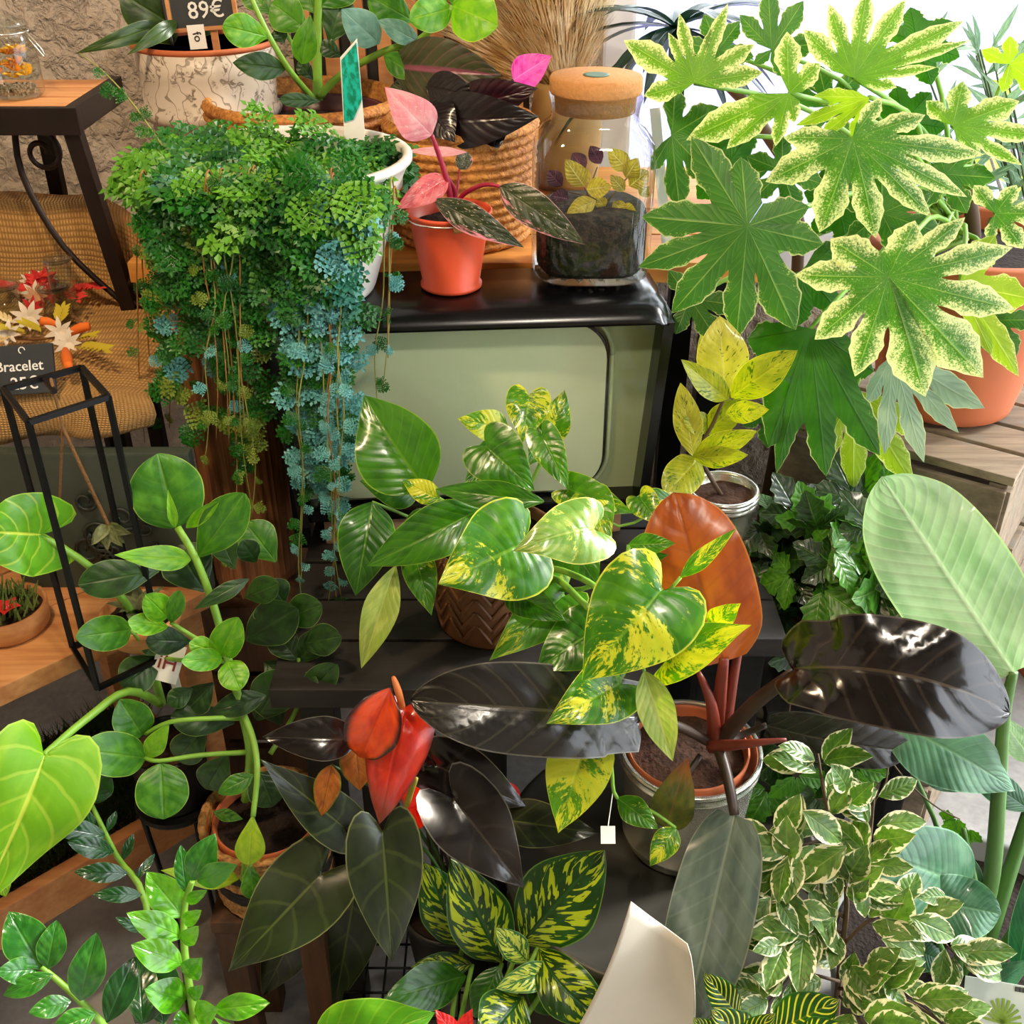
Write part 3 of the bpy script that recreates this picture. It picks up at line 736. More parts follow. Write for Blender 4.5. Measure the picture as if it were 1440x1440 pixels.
def fatsia(parent, mat, c, tips, Y, tilt=(0, 0), droop=.9, sinus=.42, wmax=1.0, teeth=.16, lab=None):
    C = P(c[0], c[1], Y); V = (CAM-C).normalized()
    N = (Matrix.Rotation(R(tilt[0]), 3, 'X') @ Matrix.Rotation(R(tilt[1]), 3, 'Z') @ V).normalized()
    X = Vector((1, 0, 0)); X = (X-N*X.dot(N)).normalized(); Yv = N.cross(X)
    L = []
    for (tx, ty) in tips:
        d = ray(tx, ty); k = (C-CAM).dot(N)/d.dot(N); q = CAM+d*k-C; L.append((q.dot(X), q.dot(Yv)))
    ang = [math.atan2(b, a) for a, b in L]; rad = [math.hypot(a, b) for a, b in L]
    for i in range(1, len(ang)):
        while ang[i] > ang[i-1]: ang[i] -= 2*math.pi
    vv = []; uvs = []; mg = []; ff = []; nu = 20; nv = 6; n = len(ang); Rm = max(rad)
    rp = random.random()*6
    for i in range(n):
        dl = min(R(80), (ang[i-1]-ang[i]) if i > 0 else R(46)); dr = min(R(80), (ang[i]-ang[i+1]) if i < n-1 else R(46))
        def sin_(da, j):
            rr = sinus*(rad[i]+(rad[j] if 0 <= j < n else rad[i]*.6))/2
            return rr*math.cos(da/2), rr*math.sin(da/2)
        la, lb = sin_(dl, i-1); ra, rb = sin_(dr, i+1)
        hm = min(.26*rad[i], .58*rad[i]*math.tan((dl+dr)/4)*.84)*wmax
        base = len(vv); ax = Vector((math.cos(ang[i]), math.sin(ang[i]))); pl = Vector((-ax.y, ax.x))
        us = .40
        for a_ in range(nu+1):
            u = a_/nu
            for b_ in range(nv+1):
                v = -1+2*b_/nv; e = (la, lb) if v > 0 else (ra, rb)
                if u <= us:
                    f = u/us; x = f*(e[0]*abs(v)+(e[0])*(1-abs(v))); y = f*e[1]*v
                else:
                    f = (u-us)/(1-us); x = e[0]+(rad[i]-e[0])*f
                    g = interp([(0, e[1]), (.10, e[1]*.8+hm*.14), (.26, e[1]*.3+hm*.66), (.46, hm), (.68, hm*.74), (.86, hm*.34), (1, 0)], f)
                    tt = 0
                    if f > .30: tt = teeth*((1-((a_*.5) % 1.5)/1.5)-.35)*(1 if f < .97 else 0)*1.6
                    g *= 1+tt; x += g*.35*max(0, tt); y = g*v
                p2 = ax*x+pl*y; r2 = p2.length
                m_ = abs(v)*(0 if u <= us*.9 else min(1, (u-us*.9)/.15)); m_ = max(m_, max(0, (u-.8)/.2)*.9)
                z = -droop*r2*r2/Rm*.45 + .03*Rm*math.sin(5*r2/Rm+rp) - .18*abs(y)*(1 if u > us else u/us)
                vv.append(C+X*p2.x+Yv*p2.y+N*z); uvs.append((u, (v+1)/2)); mg.append(m_)
        nn = nv+1
        ff += [(base+p*nn+q, base+p*nn+q+1, base+(p+1)*nn+q+1, base+(p+1)*nn+q) for p in range(nu) for q in range(nv)]
    o = mk('leaf', vv, ff, mat, parent, True, uvs, {'margin': mg})
    if lab: o['label'] = lab
    return C
fc = Vector((.70, 1.63, .80))
fa = thing('variegated_fatsia', 'large fatsia with cream-speckled palmate leaves in terracotta pot', 'potted plant', fc)
pot(fa, fc, .105, .15, .27, M['terracotta'], .008, .04, .010, 'terracotta_pot')
soil(fa, fc+Vector((0, 0, .24)), .14)
FL = [
 ('fg', (1051, 318), [(1138, 292), (1041, 222), (969, 193), (898, 308), (892, 381), (940, 447), (1033, 484), (1118, 471), (1158, 346)][::-1], 1.30, (8, -4), .5),
 ('fv', (1249, 389), [(1392, 540), (1436, 440), (1432, 350), (1360, 306), (1287, 310), (1168, 336), (1118, 388), (1146, 480), (1204, 534), (1307, 566)][::-1][::-1], 1.26, (4, 6), .5),
 ('fv', (1198, 195), [(1239, 137), (1303, 161), (1392, 217), (1368, 278), (1315, 306), (1235, 336), (1154, 328), (1077, 256), (1102, 193)], 1.36, (-2, 6), .4),
 ('fl', (1200, 109), [(1130, 40), (1166, 2), (1222, -22), (1275, -4), (1360, 24), (1371, 52), (1319, 93), (1262, 122)], 1.48, (-8, 4), .4),
 ('fl', (1110, 131), [(1106, 44), (1154, 89), (1118, 172), (1090, 206), (1019, 210), (959, 198)], 1.38, (0, -6), .4),
 ('fl', (977, 117), [(904, 134), (874, 54), (938, 44), (953, 16), (1000, 36), (1022, 2), (1060, 60), (1072, 100)], 1.42, (-6, -8), .3),
 ('fy', (1222, 137), [(1142, 137), (1118, 178), (1150, 196), (1198, 196)], 1.41, (6, 0), .3),
 ('fl', (1339, 177), [(1303, 141), (1355, 113), (1436, 141), (1470, 190), (1440, 232), (1380, 220)], 1.50, (-4, 8), .3),
 ('fd', (1138, 463), [(1050, 476), (1080, 626), (1091, 664), (1162, 668), (1239, 638), (1230, 520)], 1.33, (-12, 0), .3),
 ('fu', (1255, 500), [(1219, 566), (1245, 638), (1301, 649), (1350, 607), (1387, 572)][::-1][::-1], 1.34, (-14, 6), .2),
 ('fy', (1200, 550), [(1150, 650), (1200, 690), (1286, 682), (1300, 610)], 1.42, (-10, 0), .2),
 ('fy', (1350, 400), [(1400, 330), (1450, 420), (1436, 530), (1395, 500)], 1.40, (-4, 10), .2),
 ('fg', (945, 190), [(950, 120), (1010, 150), (1000, 250), (955, 300), (915, 240)], 1.52, (0, -6), .2),
 ('fg', (1085, 70), [(1040, 20), (1080, -20), (1130, 0), (1150, 60), (1110, 110), (1060, 90)], 1.54, (-6, 0), .2),
 ('fg', (1240, 300), [(1180, 270), (1240, 240), (1310, 270), (1330, 330), (1270, 360), (1190, 340)], 1.46, (0, 0), .3),
 ('fd', (1130, 380), [(1180, 340), (1210, 400), (1190, 450), (1120, 460), (1080, 420)], 1.44, (0, 0), .3),
 ('fg', (970, 420), [(940, 380), (1000, 390), (1040, 430), (1010, 480), (950, 470)], 1.46, (0, 0), .2),
 ('fg', (1100, 240), [(1050, 220), (1100, 190), (1150, 210), (1160, 260), (1120, 300), (1060, 280)], 1.5, (0, 0), .2),
 ('fy', (1420, 90), [(1380, 70), (1420, 50), (1480, 80), (1470, 130), (1410, 130)], 1.62, (0, 0), .2),
 ('fd', (1020, 235), [(960, 210), (1000, 170), (1060, 180), (1080, 240), (1040, 290), (980, 280)], 1.56, (0, 0), .2),
 ('fg', (1165, 150), [(1110, 130), (1150, 90), (1210, 100), (1230, 150), (1190, 200), (1130, 190)], 1.58, (0, 0), .2),
 ('fd', (1290, 60), [(1240, 40), (1280, 10), (1340, 30), (1350, 80), (1310, 120), (1260, 100)], 1.62, (0, 0), .2),
 ('fg', (1330, 245), [(1280, 230), (1310, 190), (1370, 200), (1400, 250), (1360, 300), (1300, 290)], 1.54, (0, 0), .2),
 ('fd', (1180, 290), [(1130, 270), (1160, 230), (1220, 240), (1240, 300), (1190, 345), (1140, 330)], 1.54, (0, 0), .2),
 ('fd', (1270, 170), [(1220, 150), (1260, 120), (1310, 130), (1330, 180), (1290, 220), (1240, 210)], 1.60, (0, 0), .2),
 ('fg', (1010, 70), [(960, 60), (990, 20), (1040, 30), (1060, 80), (1020, 120), (970, 110)], 1.60, (0, 0), .2),
 ('fg', (1400, 450), [(1360, 420), (1420, 410), (1460, 450), (1430, 500), (1380, 490)], 1.46, (0, 0), .2),
 ('fd', (1090, 560), [(1050, 530), (1100, 520), (1120, 580), (1080, 630), (1045, 600)], 1.46, (0, 0), .2),
 ('fv', (1400, 300), [(1370, 260), (1430, 260), (1480, 300), (1440, 350), (1390, 340)], 1.44, (0, 8), .3),
]
crown = fc+Vector((-.05, -.03, .36))
for i, (m, c, tips, Y, tilt, dr) in enumerate(FL):
    s0 = sum((tips[k][0]-c[0])*(tips[(k+1) % len(tips)][1]-c[1])-(tips[(k+1) % len(tips)][0]-c[0])*(tips[k][1]-c[1]) for k in range(len(tips)-1))
    if s0 < 0: tips = tips[::-1]
    C = fatsia(fa, ML[m], c, tips, Y, tilt, dr, sinus=(.62 if m == 'fd' else .40))
    V = (C-CAM).normalized()
    MB().tube([crown+Vector((random.uniform(-.02, .02), random.uniform(-.02, .02), random.uniform(-.1, .02))), (crown*.45+C*.55)+V*.02+Vector((0, 0, .015)), C+V*.006], .0042, .003, 7).build('petiole', M['stem_green'], fa, True)
MB().tube([fc+Vector((0, 0, .23)), fc+Vector((-.02, -.01, .3)), crown], .013, .009, 8).build('trunk', M['stem_brown'], fa, True)

# ------------------------------------------------------------------ black philodendron in silver pot on the zinc barrel
zb = thing('zinc_barrel', 'dark galvanised zinc barrel under the silver pot', 'barrel', (.20, 1.03, 0))
MB().lathe([(0, 0), (.19, 0), (.195, .01), (.20, .13), (.206, .137), (.20, .145), (.205, .27), (.211, .277), (.205, .285), (.207, .40), (.214, .405), (.214, .418), (.207, .42), (.203, .412), (0, .412)], (.20, 1.03, 0), 64).build('drum', M['zinc'], zb, True)
phc = Vector((.232, 1.06, .414))
ph = thing('black_philodendron', 'dark leaved philodendron with orange new leaf in silver pot', 'potted plant', phc)
pot(ph, phc, .076, .090, .165, M['chrome'], .003, .03, .003, 'silver_pot', (.12, .9))
pot(ph, phc+Vector((-.004, 0, .025)), .064, .080, .142, M['terracotta'], .003, .03, 0, 'inner_pot')
soil(ph, phc+Vector((-.004, 0, .15)), .076, M['soil2'])
ML['phb'] = leafmat('philodendron_black', '#0a0707', '#171110', '#4a3f30', .2, .02, 9, .30, slope=.6, edge='#4a4338', coat=.5, bumpk=.25, midw=.03)
ML['phd'] = leafmat('philodendron_dark', '#12110e', '#1f1d17', '#3f3b2c', .26, .03, 9, .35, slope=.6, edge='#5a564a', coat=.3, bumpk=.25)
ML['phg'] = leafmat('philodendron_grey_green', '#4a5a50', '#6a7868', '#a9b098', .25, .12, 9, .09, slope=.6, edge='#8d8f7d', coat=.4, warm=False)
ML['pho'] = leafmat('philodendron_orange', '#8a3a12', '#b0581e', '#7a3413', .3, .25, 9, .18, slope=.6, edge='#c07a3a', coat=.4)
ML['phr'] = leafmat('philodendron_blush', '#3d4a2a', '#5d6438', '#8a5a3a', .4, .2, 7, .2, two=('#8a4a2c', .55, 1.1))
leaves(ph, [
 (1018, 930, 948, 692, 148, 1.02, 1.10, {'m': 3, 'prof': 'oblong', 'fold': .1, 'arch': .10, 'lobe': 0, 'label': 'glossy copper orange leaf'}),
 (1116, 944, 1420, 1002, 152, .97, .90, {'m': 0, 'prof': 'oblong', 'arch': .24, 'bow': -.08, 'fold': .14, 'nu': 44, 'nv': 14, 'wave': .10, 'pleat': .028, 'pn': 7, 'label': 'large glossy black leaf', 'lobe': .08}),
 (894, 1008, 577, 985, 128, .97, .93, {'m': 1, 'prof': 'oblong', 'arch': .10, 'nu': 40, 'nv': 12, 'fold': .2, 'lobe': .02, 'pleat': .04, 'pn': 8}),
 (1033, 1146, 964, 1442, 116, .92, .80, {'m': 2, 'prof': 'oblong', 'arch': .10, 'nu': 32, 'fold': .25, 'lobe': 0, 'pleat': .03, 'pn': 7, 'wave': .12}),
 (1078, 1020, 1285, 1056, 66, 1.06, 1.05, {'m': 1, 'prof': 'oblong', 'roll': 20, 'lobe': 0}),
 (936, 1166, 968, 1064, 62, .95, .95, {'m': 4, 'prof': 'ovate'}),
], [ML[k] for k in ('phb', 'phd', 'phg', 'pho', 'phr')], nu=20, nv=10)
M['sheath'] = plain('red_sheath', '#7a2e1c', .45, var=.25); M['sheath_dark'] = plain('brown_petiole', '#3a2a1e', .45, var=.2)
for pts, r0, r1, m in (([(1005, 1050, 1.02), (1000, 990, 1.02), (982, 945, 1.03)], .011, .003, 'sheath'), ([(1008, 1050, 1.03), (1012, 980, 1.03), (1018, 925, 1.02)], .011, .006, 'sheath'), ([(1015, 1050, 1.03), (1030, 960, 1.04), (1046, 880, 1.06)], .010, .003, 'sheath'),
   ([(1012, 1045, 1.02), (1060, 990, 1.0), (1116, 948, .97)], .011, .008, 'sheath_dark'), ([(1008, 1045, 1.0), (1022, 1090, .96), (1033, 1146, .92)], .008, .006, 'sheath_dark'), ([(1000, 1050, 1.0), (1050, 1046, .97), (1106, 1040, .96)], .009, .002, 'sheath'),
   ([(1000, 1045, 1.02), (950, 1020, .99), (894, 1008, .97)], .007, .005, 'sheath_dark'), ([(1010, 1050, 1.04), (1040, 1035, 1.06), (1078, 1020, 1.06)], .006, .004, 'sheath_dark'), ([(985, 1062, 1.0), (955, 1110, .97), (936, 1166, .95)], .004, .003, 'sheath_dark')):
    stem(ph, M[m], pts, r0, r1, 'petiole')

# ------------------------------------------------------------------ clusia hanging over the striped basket
ML['cl'] = leafmat('clusia_bright', '#4f9a1e', '#78b832', '#b5d86a', .38, .22, 5, .05, edge='#b8d878', midw=.03)
ML['cm'] = leafmat('clusia_mid', '#2f6d1e', '#4f8f2c', '#8fb85a', .38, .2, 5, .05, edge='#9cc06a', midw=.03)
ML['cd'] = leafmat('clusia_dark', '#16351a', '#2a5226', '#587a48', .4, .12, 5, .06, edge='#7a9a6a', midw=.03)
ML['cy'] = leafmat('clusia_yellow', '#8cb82c', '#a9cc3e', '#cfe07a', .45, .35, 5, .05, midw=.03)
CM = ['cl', 'cm', 'cd', 'cy']
bc_ = PZ(352, 1170, .365); bc_ = Vector((-.325, 1.03, .365))
cl = thing('hanging_clusia', 'clusia with thick rounded leaves in a black striped basket', 'potted plant', bc_)
for i, (mm, z0, z1) in enumerate((('wicker', 0, .03), ('wicker_black', .03, .055), ('wicker', .055, .072), ('wicker_black', .072, .09), ('wicker', .09, .125))):
    r = .075+.010*z0/.125; r2 = .075+.010*z1/.125
    p = [(r-.006, z0), (r, z0)]
    k = max(2, int((z1-z0)/.008))
    for q in range(k*3+1):
        f = q/(k*3); p.append((r+(r2-r)*f+.003*abs(math.sin(math.pi*k*f)), z0+(z1-z0)*f))
    p += [(r2-.006, z1)]
    if i == 4: p += [(r2-.008, z1-.05)]
    m = MB(); m.lathe(p, bc_, 72, wob=lambda a, z: 1+.008*math.sin(44*a+z*700)); m.f = m.f[:-1] if i else m.f
    m.build('basket_band', M[mm], cl, True)
pot(cl, bc_+Vector((0, 0, .012)), .058, .070, .108, M['terracotta'], .003, .03, 0, 'inner_pot')
soil(cl, bc_+Vector((0, 0, .105)), .066)
ob = 'obovate'
leaves(cl, [
 (247, 742, 222, 638, 100, 1.10, 1.12, {'m': 1, 'prof': 'round'}), (280, 782, 344, 694, 64, 1.08, 1.06, {'m': 1}), (262, 742, 308, 705, 20, 1.09, 1.06, {'m': 0, 'fold': .8}),
 (246, 742, 236, 688, 14, 1.08, 1.08, {'m': 0, 'prof': 'lance', 'fold': .8}), (268, 787, 160, 780, 36, 1.07, 1.02, {'m': 0, 'prof': 'ovate'}), (224, 802, 110, 822, 54, 1.10, 1.06, {'m': 2}),
 (288, 832, 248, 768, 74, 1.13, 1.16, {'m': 2}), (350, 814, 272, 857, 24, 1.08, 1.05, {'m': 2, 'prof': 'lance'}), (236, 868, 204, 836, 40, 1.05, 1.02, {'m': 0, 'prof': 'round'}), (240, 876, 253, 830, 26, 1.05, 1.03, {'m': 1}),
 (236, 882, 180, 874, 32, 1.05, 1.01, {'m': 0}), (184, 886, 107, 896, 50, 1.06, 1.0, {'m': 1, 'prof': 'round'}), (268, 902, 205, 900, 42, 1.08, 1.05, {'m': 2}),
 (308, 924, 334, 868, 46, 1.05, 1.03, {'m': 0, 'prof': 'round'}), (304, 916, 266, 904, 30, 1.05, 1.03, {'m': 0}), (312, 926, 255, 930, 32, 1.04, 1.0, {'m': 0, 'prof': 'round'}), (320, 930, 338, 970, 42, 1.04, 1.01, {'m': 0, 'prof': 'round'}),
 (226, 924, 170, 964, 54, 1.09, 1.05, {'m': 2}), (200, 888, 224, 918, 34, 1.09, 1.08, {'m': 2}), (345, 900, 418, 856, 66, 1.12, 1.10, {'m': 2}), (372, 930, 426, 976, 60, 1.12, 1.09, {'m': 2}),
 (200, 1034, 168, 984, 54, 1.0, 1.0, {'m': 1, 'prof': 'round', 'fold': .5}), (204, 1066, 110, 1054, 62, .99, .94, {'m': 1, 'prof': 'round'}), (206, 1066, 238, 1016, 30, .99, 1.0, {'m': 0, 'prof': 'lance'}), (226, 1074, 230, 1152, 72, .98, .94, {'m': 1, 'prof': 'round'}),
 (374, 978, 296, 1002, 36, 1.04, 1.02, {'m': 2, 'prof': 'elliptic'}), (360, 1012, 402, 944, 64, 1.08, 1.08, {'m': 2}), (357, 1090, 306, 1116, 28, .97, .95, {'m': 1, 'prof': 'elliptic'}), (355, 1148, 350, 1216, 42, .93, .91, {'m': 3, 'prof': 'obovate', 'label': 'lime green folded new leaf'}),
 (352, 1216, 356, 1264, 32, .92, .90, {'m': 1}), (336, 1236, 226, 1224, 36, .94, .90, {'m': 3, 'prof': 'lance'}), (365, 1086, 384, 1134, 52, 1.0, .98, {'m': 2, 'prof': 'round'}), (330, 1016, 240, 1008, 48, 1.06, 1.04, {'m': 2}),
 (300, 1142, 342, 1152, 18, 1.0, 1.0, {'m': 1, 'prof': 'lance'}), (152, 1090, 76, 1110, 48, 1.02, .98, {'m': 2}), (420, 988, 474, 934, 44, 1.08, 1.06, {'m': 2}), (420, 930, 384, 886, 44, 1.10, 1.12, {'m': 2}), (396, 1020, 364, 952, 52, 1.08, 1.1, {'m': 2}), (420, 930, 452, 890, 40, 1.1, 1.1, {'m': 2}),
 (290, 1020, 250, 1070, 50, 1.05, 1.04, {'m': 2}), (320, 1060, 290, 1110, 50, 1.03, 1.02, {'m': 2}), (300, 960, 262, 1000, 44, 1.07, 1.05, {'m': 2}), (388, 790, 345, 735, 56, 1.16, 1.18, {'m': 1}), (360, 790, 340, 760, 34, 1.14, 1.12, {'m': 2}),
 (330, 800, 305, 745, 40, 1.12, 1.14, {'m': 2}), (175, 1075, 140, 1030, 40, 1.02, 1.0, {'m': 2}),
 (272, 968, 236, 990, 30, 1.06, 1.04, {'m': 2}), (345, 840, 392, 820, 40, 1.12, 1.1, {'m': 2}), (400, 870, 452, 850, 50, 1.12, 1.1, {'m': 2}), (425, 905, 480, 895, 46, 1.1, 1.07, {'m': 2}), (400, 850, 380, 815, 40, 1.14, 1.14, {'m': 2}), (412, 960, 448, 968, 40, 1.08, 1.05, {'m': 2}), (385, 880, 372, 845, 44, 1.12, 1.12, {'m': 2}),
], [ML[k] for k in CM], prof=ob, fold=.18, wave=.04, nu=20)
for pts, r in (([(345, 1125, 1.02), (352, 1060, 1.02), (340, 1000, 1.03), (322, 930, 1.045), (300, 850, 1.07), (275, 785, 1.08), (250, 742, 1.10)], .006), ([(340, 1000, 1.03), (356, 1040, 1.0), (362, 1085, .965), (356, 1148, .93)], .0045),
   ([(342, 1010, 1.03), (300, 1010, 1.01), (240, 1015, 1.0), (205, 1032, 1.0)], .0035), ([(345, 1058, 1.02), (280, 1062, 1.0), (225, 1070, .985), (204, 1066, .99)], .0035), ([(318, 918, 1.05), (280, 900, 1.05), (240, 875, 1.05)], .0035),
   ([(380, 1060, 1.04), (405, 1020, 1.07), (420, 985, 1.08), (420, 925, 1.10)], .0035), ([(352, 1216, .92), (340, 1236, .935), (356, 1150, .93)], .003), ([(322, 930, 1.045), (226, 924, 1.085), (184, 886, 1.06)], .003)):
    stem(cl, M['stem_green'], pts, r, r*.75)

# ------------------------------------------------------------------ elephant ear at the left edge
ec = Vector((-.462, 1.09, .459))
el = thing('elephant_ear', 'elephant ear with large wavy veined leaves and pale stalks', 'potted plant', ec)
pot(el, ec, .044, .052, .10, M['black_plastic'], .003, .03, .002)
soil(el, ec+Vector((0, 0, .085)), .048, M['soil2'])
ML['ea'] = leafmat('elephant_ear_leaf', '#3a8020', '#5aa02c', '#b0d060', .4, .3, 7, .45, slope=1.2, edge='#8fbf50')
ML['eb'] = leafmat('elephant_ear_lime', '#6aae20', '#8cc636', '#c5de70', .42, .35, 6, .3, slope=1.2, edge='#a8d060')
leaves(el, [(56, 752, -60, 745, 122, 1.06, .98, {'m': 0, 'prof': 'heart', 'lobe': .48, 'wave': .14}), (62, 1062, -28, 1270, 165, .90, .80, {'m': 1, 'prof': 'heart', 'lobe': .2, 'wave': .14, 'roll': -12}), (-6, 1215, 8, 1262, 30, .83, .82, {'m': 1})], [ML['ea'], ML['eb']], nu=18, nv=10)
stem(el, M['stem_green'], [(228, 990, 1.10), (190, 870, 1.11), (130, 800, 1.08), (56, 752, 1.06)], .006, .004, 'stalk')
stem(el, M['stem_green'], [(226, 990, 1.09), (180, 972, 1.03), (120, 1012, .97), (62, 1062, .90)], .006, .004, 'stalk')
lb = thing('plant_label', 'white plant label with red letters stuck in the elephant ear pot', 'label', P(236, 965, 1.08))
a = P(236, 932, 1.08); rot = Matrix.Rotation(R(20), 3, 'Y') @ Matrix.Rotation(R(-25), 3, 'X')
MB().box(a, (.034, .0015, .05), rot).build('card', M['white_card'], lb)
text_mesh('iH', .026, plain('dark_red_ink', '#8a2f2a', .6), lb, Matrix.Translation(a+Vector((0, -.0014, .0))) @ (rot @ Matrix.Rotation(R(90), 3, 'X')).to_4x4())
MB().bar(a-Vector((0, -.01, .025)), a-Vector((0, -.012, .06)), .012, .0012).build('stake', M['white_card'], lb)
# ------------------------------------------------------------------ black wire rack and anthurium
rk = thing('wire_rack', 'black wire grid stand under the anthurium', 'wire rack', (-.14, .98, 0))
x0, x1, y0, y1, zt = -.235, -.02, .845, 1.12, .20
for x in (x0, x1):
    for y in (y0, y1): MB().tube([(x, y, 0), (x, y, zt)], .003).build('leg', M['black_metal'], rk)
for i in range(9):
    x = x0+(x1-x0)*i/8; MB().tube([(x, y0, zt), (x, y1, zt)], .0018).build('wire', M['black_metal'], rk)
    if i < 8: y = y0+(y1-y0)*i/7; MB().tube([(x0, y, zt+.003), (x1, y, zt+.003)], .0018).build('wire', M['black_metal'], rk)
for i in range(1, 8):
    x = x0+(x1-x0)*i/8; MB().tube([(x, y0, .02), (x, y0, zt)], .0016).build('wire', M['black_metal'], rk)
for z in (.02, .08, .14): MB().tube([(x0, y0, z), (x1, y0, z)], .0016).build('wire', M['black_metal'], rk)
ac = Vector((-.085, 1.02, .205))
an = thing('red_anthurium', 'anthurium with red-orange spathes and dark heart leaves in black pot', 'potted plant', ac)
pot(an, ac, .055, .068, .12, M['black_plastic'], .003, .03, .003)
soil(an, ac+Vector((0, 0, .105)), .06)
ML['ak'] = leafmat('anthurium_black', '#090807', '#15110e', '#3f382c', .2, .02, 5, .2, edge='#6a6458', coat=.5, bumpk=.15)
ML['ag'] = leafmat('anthurium_dark_green', '#17241a', '#27351f', '#56663c', .36, .06, 5, .25, edge='#7a8468', coat=.1, bumpk=.15)
ML['as'] = leafmat('spathe_red', '#b3260c', '#d84a16', '#a83010', .3, .25, 6, .12, 'spathe', '#2a120a', .40, coat=.3)
ML['ar'] = leafmat('spathe_scarlet', '#c01a0e', '#dd3818', '#a02418', .28, .25, 6, .15, 'spathe', '#7a140c', .6, two=('#8a4a3a', .62, .95), coat=.4)
ML['ao'] = leafmat('spathe_orange', '#a85a20', '#c8782c', '#7a3c14', .4, .25, 6, .2, 'spathe', '#6a7a20', .6)
ML['ap'] = leafmat('spathe_pink', '#d81c24', '#ec4038', '#b01820', .3, .25, 6, .15, 'spathe', '#a0a030', .95)
leaves(an, [
 (505, 1040, 368, 1036, 62, .98, .97, {'m': 0, 'prof': 'ovate'}), (482, 1162, 366, 1068, 74, .96, .95, {'m': 1, 'prof': 'heart'}),
 (452, 1229, 322, 1366, 122, .92, .84, {'m': 1, 'lobe': .26}), (538, 1170, 551, 1352, 106, .90, .84, {'m': 1, 'lobe': .20}), (638, 1124, 737, 1250, 112, .93, .87, {'m': 0, 'lobe': .26, 'fold': .3}),
 (612, 1076, 742, 1134, 90, 1.02, 1.0, {'m': 0}), (694, 1150, 842, 1172, 66, 1.0, .97, {'m': 1, 'prof': 'ovate'}), (600, 1090, 600, 1010, 60, 1.06, 1.1, {'m': 0}), (500, 1250, 470, 1420, 90, 1.02, .96, {'m': 1}), (420, 1300, 370, 1400, 70, 1.0, .98, {'m': 1})],
 [ML['ak'], ML['ag']], prof='heart', nu=20)
leaves(an, [(548, 968, 507, 1066, 78, .94, .93, {'m': 0, 'arch': .2, 'fold': .6}), (570, 995, 533, 1160, 94, .96, .90, {'m': 1, 'arch': .22, 'prof': 'heart', 'lobe': .1, 'fold': .05, 'curl': .4}), (466, 1076, 452, 1148, 38, .96, .94, {'m': 2}),
 (500, 1044, 506, 1112, 50, .98, .96, {'m': 2}), (572, 1138, 612, 1126, 60, .98, .95, {'m': 3, 'fold': .5, 'prof': 'round'}), (715, 1100, 722, 1140, 26, 1.03, 1.02, {'m': 3})], [ML['as'], ML['ar'], ML['ao'], ML['ap']], name='spathe', prof='ovate')
SPA = [o for o in an.children if o.name.startswith('spathe')]
M['spadix'] = plain('spadix_orange', '#d8763a', .5, var=.1); M['spadix2'] = plain('spadix_yellow', '#b5a83a', .6, var=.2)
MB().tube([P(565, 994, .945), P(560, 972, .935), P(553, 952, .935)], lambda f: .0042*(1-.5*f**4), None, 9).build('spadix', M['spadix'], SPA[0], True)
MB().tube([P(572, 1132, .955), P(578, 1112, .95), P(586, 1094, .95)], lambda f: .0040*(1-.5*f**4), None, 9).build('spadix', M['spadix2'], SPA[4], True)
aq = ac+Vector((0, 0, .11))
for q in ((505, 1040, .98), (482, 1162, .96), (452, 1229, .92), (538, 1170, .90), (638, 1124, .93), (612, 1076, 1.02), (694, 1150, 1.0), (548, 968, .95), (570, 995, .965), (466, 1076, .965), (572, 1138, .985), (500, 1250, 1.02), (420, 1300, 1.0), (600, 1090, 1.06), (500, 1044, .98), (715, 1100, 1.03)):
    e = P(*q); a = aq+Vector((random.uniform(-.02, .02), random.uniform(-.02, .02), -.01))
    MB().tube([a, (a+e)/2+Vector((0, .02, .03)), e], .0028, .002, 6).build('stalk', M['sheath_dark'] if random.random() < .6 else M['stem_dark'], an, True)

# ------------------------------------------------------------------ blotched aglaonema / dieffenbachia
gc = Vector((-.10, .74, 0))
ag = thing('blotched_dieffenbachia', 'dieffenbachia with yellow blotches on dark green leaves', 'potted plant', gc)
M['tanpot'] = plain('taupe_pot', '#6a5846', .6, var=.1)
pot(ag, gc+Vector((-.0, .0, 0)), .075, .095, .16, M['tanpot'], .004, .03, .003)
soil(ag, gc+Vector((0, 0, .14)), .088)
ML['gb'] = leafmat('dieffenbachia_blotched', '#123a14', '#1f5220', '#2c6a28', .33, .2, 8, .12, 'blotch', '#a9c42c', .50, edge='#6a9a50', coat=.15)
ML['gl'] = leafmat('dieffenbachia_pale', '#2a6038', '#3f7a48', '#6a9a60', .35, .2, 8, .15, 'blotch', '#b9d070', .46, edge='#9ac090')
ML['gp'] = leafmat('dieffenbachia_plain', '#1a4a18', '#2f6a22', '#5a8f3a', .3, .2, 8, .15, edge='#6a9a50', coat=.3)
